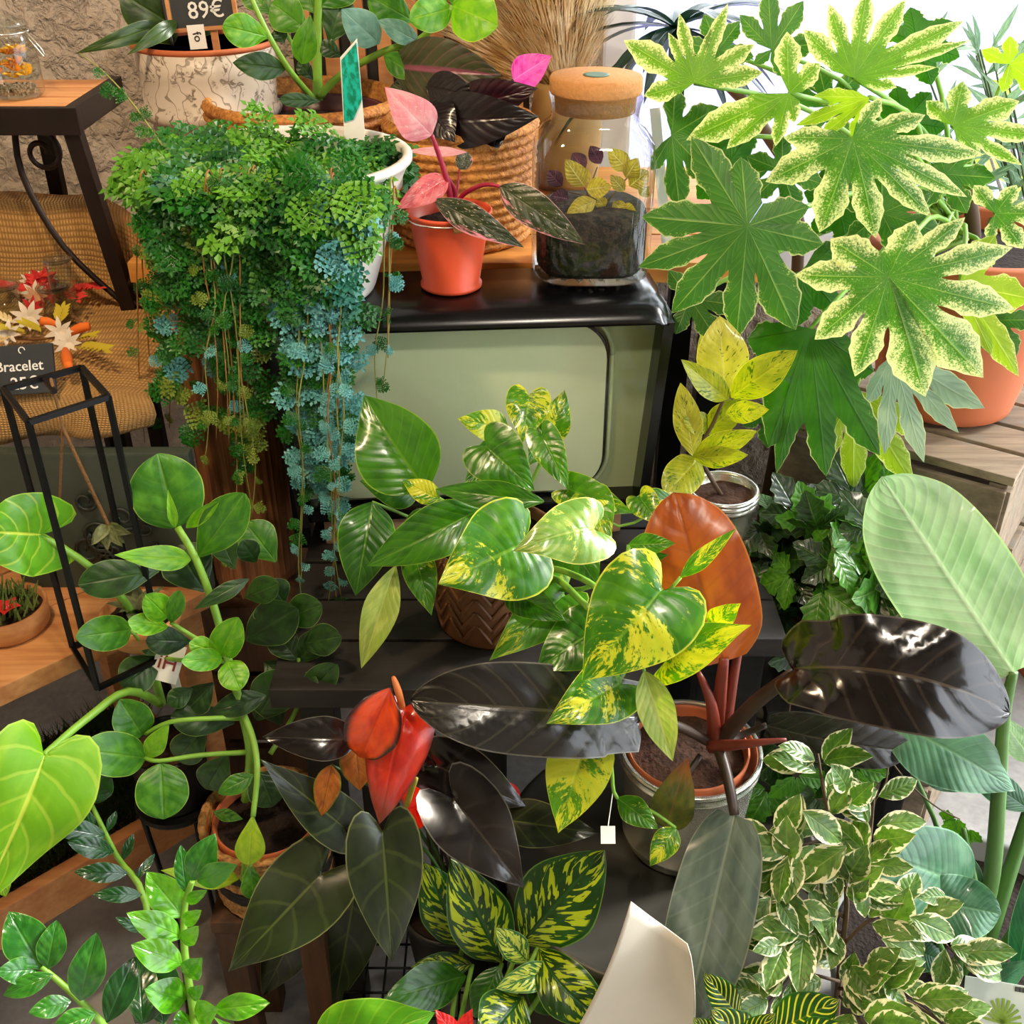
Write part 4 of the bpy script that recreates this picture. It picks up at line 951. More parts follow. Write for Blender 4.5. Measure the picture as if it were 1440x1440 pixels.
leaves(ag, [(733, 1326, 850, 1196, 116, .90, .93, {'m': 0, 'label': 'leaf with large yellow blotches'}), (706, 1354, 634, 1208, 90, .90, .92, {'m': 0}), (650, 1330, 596, 1212, 72, .94, .97, {'m': 0}), (742, 1352, 697, 1304, 40, .86, .86, {'m': 1}), (785, 1362, 697, 1390, 40, .86, .82, {'m': 1, 'fold': .5}),
 (757, 1332, 866, 1440, 76, .88, .80, {'m': 0, 'arch': .25, 'bow': .10}), (664, 1356, 578, 1360, 36, .90, .88, {'m': 0}), (655, 1372, 540, 1406, 64, .88, .82, {'m': 2}), (702, 1358, 668, 1432, 48, .86, .82, {'m': 2}), (735, 1402, 676, 1470, 84, .83, .76, {'m': 0}), (740, 1378, 795, 1424, 48, .88, .85, {'m': 2}),
 (800, 1390, 880, 1440, 50, .86, .80, {'m': 0}), (770, 1300, 800, 1350, 60, .95, .92, {'m': 2})], [ML['gb'], ML['gl'], ML['gp']], prof='elliptic', nu=20)
for q in ((733, 1326, .90), (706, 1354, .90), (650, 1330, .94), (757, 1332, .88), (664, 1356, .90), (735, 1402, .83), (785, 1362, .86), (770, 1300, .95)):
    e = P(*q); MB().tube([gc+Vector((0, 0, .13)), (gc+e)/2+Vector((0, 0, .09)), e], .005, .003, 7).build('stalk', M['stem_green'], ag, True)
# bright broad leaf and red flower just inside the bottom edge
lc = Vector((-.20, .50, 0))
lp = thing('broad_leaf_plant', 'bright green broad leaf arching beside red flowers', 'potted plant', lc)
pot(lp, lc, .08, .10, .17, M['black_plastic'], .004, .03, .003); soil(lp, lc+Vector((0, 0, .15)), .092)
ML['bl'] = leafmat('broad_bright', '#4f9a1c', '#6fb52c', '#9fd050', .35, .3, 7, .2, edge='#9fd060')
leaves(lp, [(440, 1478, 612, 1424, 110, .68, .70, {'prof': 'ovate', 'roll': 15}), (440, 1520, 330, 1470, 90, .68, .68, {'prof': 'ovate'}), (420, 1520, 300, 1430, 34, .70, .72, {'prof': 'lance'})], [ML['bl']])
leaves(lp, [(640, 1455, 612, 1420, 26, .71, .72), (648, 1455, 664, 1418, 24, .71, .72), (642, 1458, 630, 1435, 20, .70, .70)], [ML['ap']], name='petal', prof='ovate')
for q in ((440, 1478, .68), (440, 1520, .68), (644, 1455, .71), (420, 1520, .70)):
    e = P(*q); MB().tube([lc+Vector((0, 0, .15)), (lc+e)/2+Vector((0, 0, .12)), e], .004, .003, 7).build('stalk', M['stem_green'], lp, True)

# ------------------------------------------------------------------ ZZ plant, bottom left
zc = Vector((-.30, .72, 0))
zz = thing('zamioculcas', 'zamioculcas with glossy paired leaflets on arching stalks', 'potted plant', zc)
pot(zz, zc, .075, .095, .17, M['black_plastic'], .004, .03, .003); soil(zz, zc+Vector((0, 0, .15)), .088)
ML['z1'] = leafmat('zz_bright', '#3f8f1e', '#62b032', '#8fcf5a', .16, .15, 6, .0, edge='#8fcf60', coat=.5)
ML['z2'] = leafmat('zz_mid', '#1f6426', '#38802e', '#6aaa50', .2, .12, 6, .0, edge='#80b868', coat=.5)
ML['z3'] = leafmat('zz_dark', '#0f3a1c', '#1c5228', '#4a7a48', .25, .1, 6, .0, edge='#5a8a58', coat=.4)
leaves(zz, [
 (58, 1362, 12, 1282, 60, .72, .75, {'m': 1}), (66, 1364, 80, 1293, 40, .72, .75, {'m': 1}), (54, 1364, -6, 1366, 36, .72, .70, {'m': 1}), (75, 1370, 4, 1400, 30, .71, .69, {'m': 1}), (112, 1408, 136, 1310, 50, .70, .73, {'m': 1}), (100, 1408, 40, 1424, 30, .70, .68, {'m': 1}), (134, 1425, 72, 1450, 36, .69, .67, {'m': 1}), (150, 1438, 190, 1345, 44, .69, .74, {'m': 2}),
 (258, 1290, 206, 1226, 48, .78, .80, {'m': 0}), (262, 1256, 254, 1188, 26, .79, .82, {'m': 1}), (268, 1238, 302, 1172, 44, .79, .81, {'m': 1}), (278, 1240, 334, 1216, 34, .79, .78, {'m': 1}), (262, 1268, 292, 1252, 18, .78, .77, {'m': 0}), (256, 1318, 178, 1284, 40, .77, .76, {'m': 0}), (258, 1298, 284, 1280, 22, .77, .76, {'m': 0}), (258, 1326, 280, 1302, 26, .76, .75, {'m': 0}),
 (256, 1356, 184, 1328, 44, .75, .74, {'m': 0}), (262, 1372, 284, 1346, 34, .75, .74, {'m': 0}), (262, 1406, 203, 1390, 48, .74, .72, {'m': 0}), (268, 1402, 286, 1386, 22, .74, .73, {'m': 0}), (276, 1430, 308, 1418, 40, .73, .71, {'m': 0}), (270, 1436, 240, 1450, 40, .73, .71, {'m': 0}),
 (140, 1168, 70, 1122, 30, .93, .93, {'m': 2}), (150, 1176, 66, 1160, 30, .92, .90, {'m': 2}), (160, 1198, 94, 1184, 30, .90, .88, {'m': 2}), (180, 1228, 104, 1226, 28, .87, .85, {'m': 2}), (200, 1258, 130, 1258, 22, .85, .83, {'m': 2}), (150, 1170, 164, 1140, 12, .93, .95, {'m': 2}), (172, 1210, 188, 1172, 14, .90, .92, {'m': 2}), (190, 1238, 218, 1200, 12, .87, .90, {'m': 2}), (130, 1130, 150, 1080, 40, .95, .97, {'m': 2}), (126, 1130, 76, 1086, 46, .95, .95, {'m': 2}),
 (205, 1310, 162, 1290, 16, .80, .79, {'m': 2}), (200, 1440, 196, 1340, 46, .73, .80, {'m': 2}), (230, 1440, 214, 1330, 60, .76, .82, {'m': 2}), (300, 1420, 380, 1410, 36, .72, .72, {'m': 0}), (230, 1380, 190, 1440, 40, .78, .76, {'m': 2})],
 [ML['z1'], ML['z2'], ML['z3']], prof='elliptic', fold=.3, nu=20, nv=6)
for pts, r in (([(190, 1490, .70), (130, 1425, .70), (88, 1385, .715), (58, 1360, .72)], .004), ([(285, 1490, .72), (272, 1420, .735), (260, 1340, .76), (260, 1275, .785), (270, 1240, .79)], .0045), ([(240, 1480, .76), (205, 1270, .85), (165, 1205, .90), (128, 1130, .95)], .004)):
    stem(zz, M['stem_green'], [zc+Vector((0, 0, .15))]+[P(*q) for q in pts], r*1.3, r*.7, 'stalk')

# ------------------------------------------------------------------ bird of paradise, right
sc_ = Vector((.66, .98, 0))
stl = thing('bird_of_paradise', 'bird of paradise with broad ribbed leaves in grey pot', 'potted plant', sc_)
M['greypot'] = plain('grey_plastic', '#8a8c8a', .45, var=.05)
pot(stl, sc_, .17, .215, .27, M['greypot'], .008, .05, .008); soil(stl, sc_+Vector((0, 0, .235)), .20)
ML['s1'] = leafmat('strelitzia_pale', '#7fa472', '#a6c496', '#c8dcb4', .38, .32, 17, .22, slope=.75, edge='#b8d890', coat=.2, bumpk=.5, warm=False)  # base lightened so the colour carries the leaf's white sheen
ML['s2'] = leafmat('strelitzia_blue_green', '#3a6a4c', '#5a8a66', '#8ab88a', .32, .2, 15, .15, slope=.75, edge='#8ab890', coat=.35, bumpk=.4, warm=False)
ML['s3'] = leafmat('strelitzia_dark', '#1c4a2c', '#2f6238', '#5f9058', .35, .2, 15, .15, slope=.75, edge='#7aa870', coat=.25, warm=False)
leaves(stl, [(1425, 945, 1240, 670, 172, 1.05, 1.20, {'m': 0, 'prof': 'oblong', 'arch': -.05, 'wave': .12, 'lobe': 0, 'nu': 60, 'pleat': .018, 'pn': 18, 'label': 'large pale ribbed leaf'}), (1244, 1010, 1428, 1112, 110, 1.08, 1.02, {'m': 1, 'prof': 'ovate', 'arch': .12, 'roll': -10}), (1352, 1112, 1262, 1060, 34, 1.06, 1.08, {'m': 2, 'prof': 'lance'}),
 (1362, 1246, 1226, 1196, 126, .98, .92, {'m': 1, 'prof': 'round', 'arch': .10}), (1285, 1262, 1408, 1286, 84, .93, .90, {'m': 1, 'prof': 'round', 'wave': .2, 'arch': .1}), (1262, 1326, 1322, 1350, 54, .95, .93, {'m': 2, 'prof': 'round'}), (1450, 1140, 1335, 1062, 44, 1.05, 1.08, {'m': 2, 'prof': 'lance'}),
 (1452, 1070, 1400, 1000, 40, 1.1, 1.12, {'m': 0}), (1430, 1380, 1462, 1180, 40, .95, 1.0, {'m': 2, 'prof': 'lance'}), (1372, 1255, 1318, 1160, 44, 1.0, 1.02, {'m': 2}), (1395, 1385, 1450, 1350, 34, .95, .93, {'m': 1, 'prof': 'lance'})], [ML['s1'], ML['s2'], ML['s3']], prof='ovate', nu=18, nv=10)
M['stalk_pale'] = plain('pale_stalk', '#537d38', .45, var=.15)
for pts, r0, r1 in (([(1355, 1385, .98), (1372, 1320, .985), (1395, 1230, 1.0), (1405, 1110, 1.03), (1412, 1010, 1.05), (1425, 945, 1.05)], .015, .006), ([(1370, 1390, .98), (1400, 1290, 1.0), (1440, 1165, 1.05), (1460, 1100, 1.08)], .013, .008), ([(1350, 1385, .97), (1368, 1300, .97), (1372, 1250, .98), (1355, 1165, 1.02)], .008, .003), ([(1380, 1390, .97), (1415, 1330, .98), (1450, 1280, 1.0)], .011, .008), ([(1345, 1385, .97), (1350, 1330, .96), (1362, 1246, .98)], .008, .004), ([(1340, 1390, .99), (1330, 1200, 1.06), (1244, 1010, 1.08)], .005, .003), ([(1345, 1390, .97), (1318, 1320, .94), (1285, 1262, .93)], .005, .003), ([(1340, 1390, .97), (1300, 1360, .96), (1262, 1326, .95)], .004, .003)):
    stem(stl, M['stalk_pale'], pts, r0, r1, 'stalk')
pl = thing('picture_label', 'white picture label with plant photo in the grey pot', 'label', P(1412, 1435, .86))
a = P(1404, 1416, .86); rot = Matrix.Rotation(R(-12), 3, 'Z') @ Matrix.Rotation(R(-38), 3, 'X')
MB().box(a, (.085, .0015, .062), rot).build('card', plain('pale_mint_card', '#cfd8cc', .5, var=.02), pl)
def on(x, z, d=-.0016): return a+rot @ Vector((x, d, z))
m = MB()
for i in range(14): m.box(on(.018+i*.0016, .026), (.0008 if i % 3 else .0011, .0006, .006), rot)
m.build('barcode', M['black_plastic'], pl)
for i in range(11):
    an_ = R(5+i*17); c0 = on(.005, -.018); c1 = on(.005+.024*math.cos(an_), -.018+.030*math.sin(an_)); MB().bar(c0, c1, .0032, .0006, up=rot @ Vector((0, -1, 0))).build('printed_leaf', ML['cm'], pl)
MB().box(on(.012, -.028), (.05, .0006, .004), rot).build('printed_band', plain('printed_orange', '#b8542c', .5), pl)

# ------------------------------------------------------------------ variegated weeping fig
wc = Vector((.275, .885, 0))
wf = thing('variegated_fig', 'weeping fig with small cream-edged leaves in front of zinc barrel', 'potted plant', Vector((.41, .79, 0)))
wc = Vector((.41, .79, 0))
pot(wf, wc, .065, .08, .15, M['black_plastic'], .004, .03, .003); soil(wf, wc+Vector((0, 0, .13)), .074)
ML['wf'] = leafmat('fig_variegated', '#3c6630', '#5d8448', '#8fae70', .38, .2, 7, .15, 'margin', '#e6e2b4', .80, edge='#e8e4c0', coat=.1)
fl = unit_leaf('leaf', 'elliptic', ML['wf'], 7, 4, .3, .08, .1, .52)
trunk = [wc+Vector((0, 0, .13)), P(1178, 1400, .84), P(1185, 1330, .86), P(1190, 1250, .88), P(1165, 1150, .93), P(1150, 1060, .97)]
MB().tube(trunk, .005, .0015, 6).build('trunk', M['stem_brown'], wf, True)
br = [[(1185, 1330, .86), (1230, 1290, .86), (1290, 1290, .87), (1350, 1350, .85)], [(1188, 1290, .87), (1130, 1250, .88), (1085, 1170, .92)], [(1180, 1380, .84), (1120, 1370, .83), (1080, 1410, .80)], [(1185, 1350, .85), (1240, 1370, .82), (1310, 1425, .78)], [(1190, 1260, .88), (1220, 1200, .90), (1230, 1110, .95)], [(1180, 1400, .84), (1200, 1420, .80), (1220, 1450, .76)], [(1170, 1180, .92), (1110, 1200, .90), (1080, 1290, .86)], [(1188, 1310, .87), (1140, 1310, .85), (1100, 1330, .83)], [(1180, 1390, .84), (1260, 1400, .80), (1330, 1440, .76)]]
paths = [trunk[1:]]
for b in br:
    pts = [P(*q) for q in b]; paths.append(pts); MB().tube(pts, .0025, .001, 5).build('branch', M['stem_brown'], wf, True)
cnt = 0
while cnt < 175:
    pth = spline(random.choice(paths), 5); i = random.randrange(1, len(pth)-1) if random.random() < .8 else len(pth)-2
    p = pth[i]; d = (pth[i+1]-pth[i-1]).normalized(); V = (CAM-p).normalized()
    lat = d.cross(V).normalized()*random.choice((-1, 1))
    yd = (d*random.uniform(.2, .9)+lat*random.uniform(.3, 1)+V*random.uniform(-.1, .6)+Vector((0, 0, -.25))).normalized()
    nr = (V*.8+Vector((random.uniform(-.6, .6), random.uniform(-.4, .4), random.uniform(0, .8)))).normalized()
    s = random.uniform(.042, .068)
    inst('leaf', fl, frame(p+yd*.006+V*random.uniform(0, .02), yd, nr, s), wf); cnt += 1
for (bx, by, tx, ty, y) in ((1128, 1140, 1185, 1185, .9), (1190, 1110, 1170, 1075, .92), (1195, 1130, 1228, 1100, .92), (1190, 1190, 1120, 1240, .88), (1188, 1235, 1220, 1190, .88), (1120, 1270, 1170, 1290, .86), (1250, 1300, 1278, 1250, .86), (1330, 1260, 1290, 1262, .88), (1280, 1290, 1345, 1320, .84), (1100, 1390, 1060, 1372, .8), (1240, 1320, 1290, 1345, .83)):
    B = P(bx, by, y); T = P(tx, ty, y-.01); V = (CAM-B).normalized(); inst('leaf', fl, frame(B, T-B, V+Vector((.2, 0, .2)), (T-B).length), wf)

# ------------------------------------------------------------------ grape ivy on a dark stand
ds = thing('plant_stand', 'dark iron plant stand under the grape ivy', 'plant stand', (.49, 1.33, 0))
MB().box((.49, 1.33, .493), (.24, .24, .018), None, .003).build('top', M['darkwood'], ds)
for sx in (-1, 1):
    for sy in (-1, 1): MB().box((.49+sx*.10, 1.33+sy*.10, .242), (.03, .03, .484), None, .003).build('leg', M['black_metal'], ds)
gv = Vector((.49, 1.33, .502))
gi = thing('grape_ivy', 'bushy grape ivy with toothed dark leaves in brown pot', 'potted plant', gv)
M['brown_plastic'] = plain('brown_plastic', '#5a3320', .5, var=.1)
pot(gi, gv, .075, .095, .12, M['brown_plastic'], .004, .03, .003); soil(gi, gv+Vector((0, 0, .10)), .088)
ML['iv'] = leafmat('ivy_dark', '#10280f', '#234a1e', '#587a48', .35, .15, 6, .2, edge='#5a7a4a', coat=.2)
ML['iv2'] = leafmat('ivy_light', '#2f6a1c', '#4f9030', '#7aa850', .35, .22, 6, .2)
def tri_leaf(name, mat):
    vv = []; uvs = []; ff = []
    for ang, s in ((0, 1), (62, .78), (-62, .78)):
        c, sn = math.cos(R(ang)), math.sin(R(ang)); nn0 = len(vv); nu, nv = 9, 4
        for i, row in enumerate(leafgrid('elliptic', nu, nv)):
            for (u, v, x, hv, h) in row:
                tt = 1+(.22 if i % 2 == 0 else -.12)*(abs(v) > .9)*(2 < i < nu)
                px, py = hv*.30*s*tt, .06+x*s*.94
                vv.append(Vector((px*c-py*sn, px*sn+py*c, .10*u*(1-u)*s-.1*s*u*u+.06*abs(v)*h))); uvs.append((u, (v+1)/2))
        ff += [(nn0+i*(nv+1)+j, nn0+i*(nv+1)+j+1, nn0+(i+1)*(nv+1)+j+1, nn0+(i+1)*(nv+1)+j) for i in range(nu) for j in range(nv)]
    me = bpy.data.meshes.new(name); me.from_pydata(vv, [], ff); me.polygons.foreach_set('use_smooth', [True]*len(ff))
    ul = me.uv_layers.new(name='UVMap')
    for lp_ in me.loops: ul.data[lp_.index].uv = uvs[lp_.vertex_index]
    me.materials.append(mat); return me
tl = [tri_leaf('leaf', ML['iv']), tri_leaf('leaf', ML['iv']), tri_leaf('leaf', ML['iv2'])]
for i in range(170):
    a = random.uniform(0, 2*math.pi); e = random.uniform(-.5, 1.3); rr = random.uniform(.6, 1.0)
    d = Vector((math.cos(a)*math.cos(e), math.sin(a)*math.cos(e), math.sin(e)))
    p = gv+Vector((-.01, -.03, .15))+Vector((d.x*.175*rr, d.y*.13*rr, d.z*.16*rr))
    if p.z < gv.z+.03: p.z = gv.z+.03
    V = (CAM-p).normalized(); nr = (d*.7+V*.8+Vector((random.uniform(-.5, .5), random.uniform(-.5, .5), random.uniform(-.3, .5)))).normalized()
    yd = (d*.4+Vector((random.uniform(-1, 1), random.uniform(-.6, .6), random.uniform(-1, .3)))).normalized()
    inst('leaf', random.choice(tl), frame(p, yd, nr, random.uniform(.05, .085)), gi)
    if i % 3 == 0: MB().tube([gv+Vector((random.uniform(-.05, .05), random.uniform(-.05, .05), .10)), (gv+p)/2+Vector((0, 0, .09)), p], .0012, .0009, 4).build('tendril', M['stem_brown'], gi, True)
for (x, y, Y) in ((1090, 1070, 1.12), (1120, 1090, 1.10), (1160, 1075, 1.12), (1190, 1050, 1.13), (1080, 1110, 1.10), (1150, 1120, 1.08), (1100, 1040, 1.14), (1205, 1080, 1.1), (1345, 1150, 1.04), (1362, 1165, 1.03)):
    p = P(x, y, Y); V = (CAM-p).normalized(); big = x < 1300
    inst('leaf', random.choice(tl if big else tl[2:]), frame(p, Vector((random.uniform(-1, 1), -.3, -1)), V+Vector((random.uniform(-.4, .4), 0, .3)), random.uniform(.05, .065) if big else .03), gi)
for pts in ([(1130, 930, 1.22), (1110, 1000, 1.16), (1100, 1060, 1.12)], [(1170, 940, 1.2), (1160, 1010, 1.16), (1155, 1080, 1.12)], [(1200, 930, 1.2), (1215, 1000, 1.12), (1260, 1080, 1.08), (1310, 1130, 1.05), (1350, 1152, 1.04)], [(1250, 1070, 1.1), (1220, 1140, 1.06), (1180, 1200, 1.03)]):
    stem(gi, M['stem_brown'], [gv+Vector((.03, -.06, .11))]+[P(*q) for q in pts], .0015, .001, 'tendril')

# ------------------------------------------------------------------ yellow speckled rubber plant in small silver pot
yc = Vector((.295, 1.33, .694))
yp = thing('speckled_rubber_plant', 'rubber plant with yellow green-flecked leaves in small silver pot', 'potted plant', yc)
pot(yp, yc, .038, .048, .115, M['chrome'], .003, .03, .002, 'silver_pot', (.85, .92)); soil(yp, yc+Vector((0, 0, .10)), .044, M['soil2'])
ML['ys'] = leafmat('speckled_yellow', '#a9a838', '#c9c650', '#e0dc80', .35, .3, 10, .10, 'speck', '#3f5a18', .60, edge='#d8dc80', coat=.2)
ML['ys2'] = leafmat('speckled_green', '#8aa02c', '#aab83c', '#d0d870', .35, .3, 10, .10, 'speck', '#3f6a1c', .58, edge='#d0dc70', coat=.2)
leaves(yp, [(1020, 556, 1012, 444, 72, 1.27, 1.30, {'m': 0}), (1028, 558, 1122, 492, 54, 1.27, 1.22, {'m': 1}), (1024, 562, 958, 506, 38, 1.26, 1.23, {'m': 1, 'fold': .5}), (976, 642, 957, 538, 40, 1.28, 1.30, {'m': 0}), (1020, 582, 1082, 576, 32, 1.27, 1.23, {'m': 1}), (974, 642, 1065, 606, 38, 1.27, 1.22, {'m': 1}), (976, 644, 1052, 640, 32, 1.27, 1.21, {'m': 1}), (982, 646, 936, 696, 54, 1.27, 1.22, {'m': 1, 'prof': 'round'}), (1018, 560, 985, 470, 40, 1.30, 1.32, {'m': 1}), (990, 610, 1050, 560, 40, 1.3, 1.28, {'m': 1}), (1000, 600, 960, 590, 34, 1.3, 1.28, {'m': 1})], [ML['ys'], ML['ys2']], prof='elliptic')
stem(yp, M['stem_brown'], [yc+Vector((0, 0, .10)), P(985, 640, 1.29), P(1003, 595, 1.29), P(1020, 556, 1.28)], .0035, .002)

# ------------------------------------------------------------------ striped calathea in wicker basket, bottom edge
cc = Vector((.235, .70, 0))
ca = thing('striped_calathea', 'calathea with yellow pinstriped leaves in a wicker basket', 'potted plant', cc)
basket(ca, cc, .065, .085, .20, 18, M['wicker'], depth=.06); soil(ca, cc+Vector((0, 0, .15)), .072)
ML['cs'] = leafmat('calathea_striped', '#123a18', '#1f5224', '#cfd86a', .3, .2, 9, .0, 'stripe', '#c5d05a', .5, slope=1.1, edge='#3f7a3a', coat=.3)
leaves(ca, [(1040, 1430, 990, 1368, 44, .74, .76), (1010, 1470, 975, 1430, 40, .70, .70), (1085, 1450, 1180, 1405, 70, .72, .72, {'roll': 10}), (1060, 1470, 1000, 1420, 60, .70, .70), (1120, 1470, 1200, 1450, 60, .70, .68), (1030, 1480, 1090, 1425, 40, .69, .70)], [ML['cs']], prof='elliptic', fold=.3)
for q in ((1040, 1430, .74), (1085, 1450, .72), (1010, 1470, .70), (1060, 1470, .70), (1120, 1470, .70), (1030, 1480, .69)):
    e = P(*q); MB().tube([cc+Vector((0, 0, .14)), (cc+Vector((0, 0, .14))+e)/2, e], .003, .002, 6).build('stalk', M['stem_green'], ca, True)
# cream paper sheet propped against the barrel
vv = []; ff = []
q = [(888, 1268), (966, 1328), (880, 1722), (742, 1722)]
for i in range(25):
    for j in range(25):
        u, v = i/24, j/24; px = (q[0][0]*(1-u)+q[1][0]*u)*(1-v)+(q[3][0]*(1-u)+q[2][0]*u)*v; py = (q[0][1]*(1-u)+q[1][1]*u)*(1-v)+(q[3][1]*(1-u)+q[2][1]*u)*v
        px += u*44*math.sin(math.pi*v)**.8+(1-u)*(16*math.sin(math.pi*min(1, v*2))-30*math.sin(math.pi*v)); py = min(py, 1722)
        vv.append(P(px, py, .775-.018*v+.02*math.sin(math.pi*u)*(1-v)))
ff = [(i*25+j, i*25+j+1, (i+1)*25+j+1, (i+1)*25+j) for i in range(24) for j in range(24)]
pa = mk('paper_sheet', vv, ff, M['paper'], None, True)
so = pa.modifiers.new('thickness', 'SOLIDIFY'); so.thickness = .0012
tag(pa, 'blank cream card sheet standing in front of the zinc barrel', 'card')
# ------------------------------------------------------------------ trailing selaginella in white pot on the television
wp = Vector((-.285, 1.425, 1.064))
se = thing('trailing_spikemoss', 'spikemoss trailing blue-green fronds from a white pot on television', 'potted plant', wp)
pot(se, wp, .10, .155, .178, M['white_ceramic'], .006, .04, .004, 'white_pot'); soil(se, wp+Vector((0, 0, .15)), .143)
def moss(name, c1, c2):
    t = NT(name); rnd = t.n('ObjectInfo').outputs['Random']; n = t.noise(t.n('NewGeometry').outputs['Position'], 55, 3)
    col = t.mix(t.ss(t.ma('ADD', t.ma('MULTIPLY', rnd, .5), t.ma('MULTIPLY', n, .6)), .3, .8), hx(c1), hx(c2))
    sh = t.pbr(col, .4, 0, None, .5); tr = t.n('BsdfTranslucent', {0: col}).outputs[0]
    return t.fin(t.n('MixShader', {0: .25, 1: sh, 2: tr}).outputs[0])
MO = [moss('moss_green', '#1f6a14', '#6aa82c'), moss('moss_teal', '#2f7a62', '#72b8b4'), moss('moss_olive', '#5a7a1c', '#8fa03a'), moss('moss_deep', '#14501c', '#3a8034')]
def frond_geo(seed, nb=4):
    rg = random.Random(seed); vv = []; ff = []
    def lf(p, d, l, w_):
        s = Vector((-d.y, d.x, 0)); n = len(vv)
        vv.extend([p, p+d*l*.5+s*w_+Vector((0, 0, .02)), p+d*l, p+d*l*.5-s*w_+Vector((0, 0, .02))]); ff.append((n, n+1, n+2, n+3))
    def twig(p, a, L, lev):
        d = Vector((math.cos(a), math.sin(a), 0)); k = max(3, int(L/.125))
        for i in range(k):
            q = p+d*L*(i+.5)/k+Vector((0, 0, .04*math.sin(i*.9+seed)))
            for s in (-1, 1):
                b = a+s*R(50); lf(q, Vector((math.cos(b), math.sin(b), 0)), .155*(1-.3*i/k), .058)
        lf(p+d*L, d, .15, .055)
        n = len(vv); sd = Vector((-d.y, d.x, 0))*.010; vv.extend([p-sd, p+sd, p+d*L]); ff.append((n, n+1, n+2))
    twig(Vector((0, 0, 0)), math.pi/2, .95, 0)
    for i in range(nb):
        f = (i+.6)/nb; 
        for s in (-1, 1):
            if rg.random() < .92: twig(Vector((0, f*.85, 0)), math.pi/2-s*R(48+rg.uniform(-8, 8)), (.50*(1-f)+.14)*rg.uniform(.8, 1.1), 1)
    for v in vv: v.z += -.22*v.y*v.y+.10*math.sin(v.x*5+seed)*abs(v.x)
    return vv, ff
FG = [frond_geo(i) for i in range(3)]
FME = {}
for mi, mm in enumerate(MO):
    for gi_, (v_, f_) in enumerate(FG):
        me = bpy.data.meshes.new('frond'); me.from_pydata(v_, [], f_); me.materials.append(mm); FME[mi, gi_] = me
fr = []     # (matrix, material, importance)
def addf(p, yd, nr, s, mi): fr.append((frame(p, yd, nr, s), mi, s))
rim = wp+Vector((0, 0, .175))
def hue(px, py):
    r_ = random.random()
    if px > 395 and py > 300: k_ = min(1, (py-300)/190)*(.72 if px > 430 else .4); return 1 if r_ < k_ else (3 if r_ < k_+.12 else 0)
    if py > 560: return 2 if r_ < .6 else 0
    return 0 if r_ < .55 else (3 if r_ < .85 else (1 if r_ < .9 else 2))
for i in range(240):       # cushion on top
    a = random.uniform(0, 2*math.pi); r_ = .15*math.sqrt(random.random()); 
    if (math.sin(a)*r_ > .085 and math.cos(a)*r_ > -.02) or math.cos(a)*r_ > .115: continue
    p = rim+Vector((r_*math.cos(a), r_*math.sin(a), -.006+.012*(1-(r_/.15)**2)))
    d = Vector((min(.2, math.cos(a)*.6)+random.uniform(-.6, .3), -.5+random.uniform(-.6, .5), random.uniform(-.3, .2)))
    addf(p, d, Vector((random.uniform(-.4, .4), -.5, 1)), random.uniform(.06, .085), 3 if random.random() < .35 else 0)
strands = []
def strand(px0, py1, dx, Y0, Y1, dens=1.0, thin=False):
    a0 = P(px0, 250+random.uniform(-22, 10), Y0); pts = [a0+Vector((0, .03, -.035)), a0+Vector((0, 0, -.012))]
    n = max(3, int((py1-280)/70))
    for i in range(1, n+1):
        f = i/n; pts.append(P(px0+dx*f+random.uniform(-7, 7), 275+(py1-275)*f, Y0+(Y1-Y0)*f+random.uniform(-.006, .006)))
    strands.append((pts, thin))
    sp_ = spline(pts, 6)
    acc = 0
    for i in range(3, len(sp_)-1):
        acc += (sp_[i]-sp_[i-1]).length
        step = (.016 if not thin else .03)/dens
        if acc > step:
            acc = 0; p = sp_[i]; f = i/len(sp_); py = 275+(py1-275)*f; px = px0+dx*f
            s = random.uniform(.045, .07)*(1-.45*f) if not thin else random.uniform(.014, .026)
            d = Vector((random.uniform(-1, 1), random.uniform(-.5, .1), random.uniform(-1, .1)))
            addf(p, d, Vector((random.uniform(-.5, .5), -1, .55)), s, hue(px, py))
yf = rim.y-.16
for i in range(13): strand(random.uniform(215, 310), 340+270*random.random()**1.5, random.uniform(-24, 8), yf+random.uniform(.0, .04), yf+random.uniform(.02, .05))
for i in range(7): strand(random.uniform(365, 410), random.uniform(310, 400), random.uniform(-10, 10), yf+random.uniform(-.02, .02), yf+random.uniform(0, .03))
for i in range(10): strand(random.uniform(300, 360), 400+260*random.random()**1.3, random.uniform(-16, 6), yf+random.uniform(-.02, .02), yf+random.uniform(0, .03))
for i in range(20): strand(random.uniform(425, 482), random.uniform(430, 740), random.uniform(-22, 8), yf-.01+random.uniform(-.03, .01), yf+random.uniform(-.02, .01), 1.1)
for i in range(7): strand(random.uniform(430, 470), random.uniform(330, 430), random.uniform(-6, 10), yf+random.uniform(-.01, .03), yf+.02)
for i in range(9): strand(random.uniform(425, 490), random.uniform(700, 880), random.uniform(-10, 15), yf-.02, yf-.05+random.uniform(-.02, .02), .8, True)
for i in range(8): strand(random.uniform(270, 360), random.uniform(560, 840), random.uniform(-10, 50), yf, yf-.02, .8, True)
for i in range(6): strand(random.uniform(190, 245), random.uniform(420, 640), random.uniform(-10, 10), yf+.06, yf+.08, .7, True)
for i in range(3): strand(random.uniform(535, 556), random.uniform(440, 580), random.uniform(-20, 5), yf+.04, yf+.03, .8, True)
strands.append(([P(228, 205, 1.36), P(190, 150, 1.37), P(150, 105, 1.38), P(112, 75, 1.39)], True))
M['strand'] = plain('strand_straw', '#8a8a3a', .6, var=.2); M['strand2'] = plain('strand_brown', '#9a6a2c', .6, var=.2)
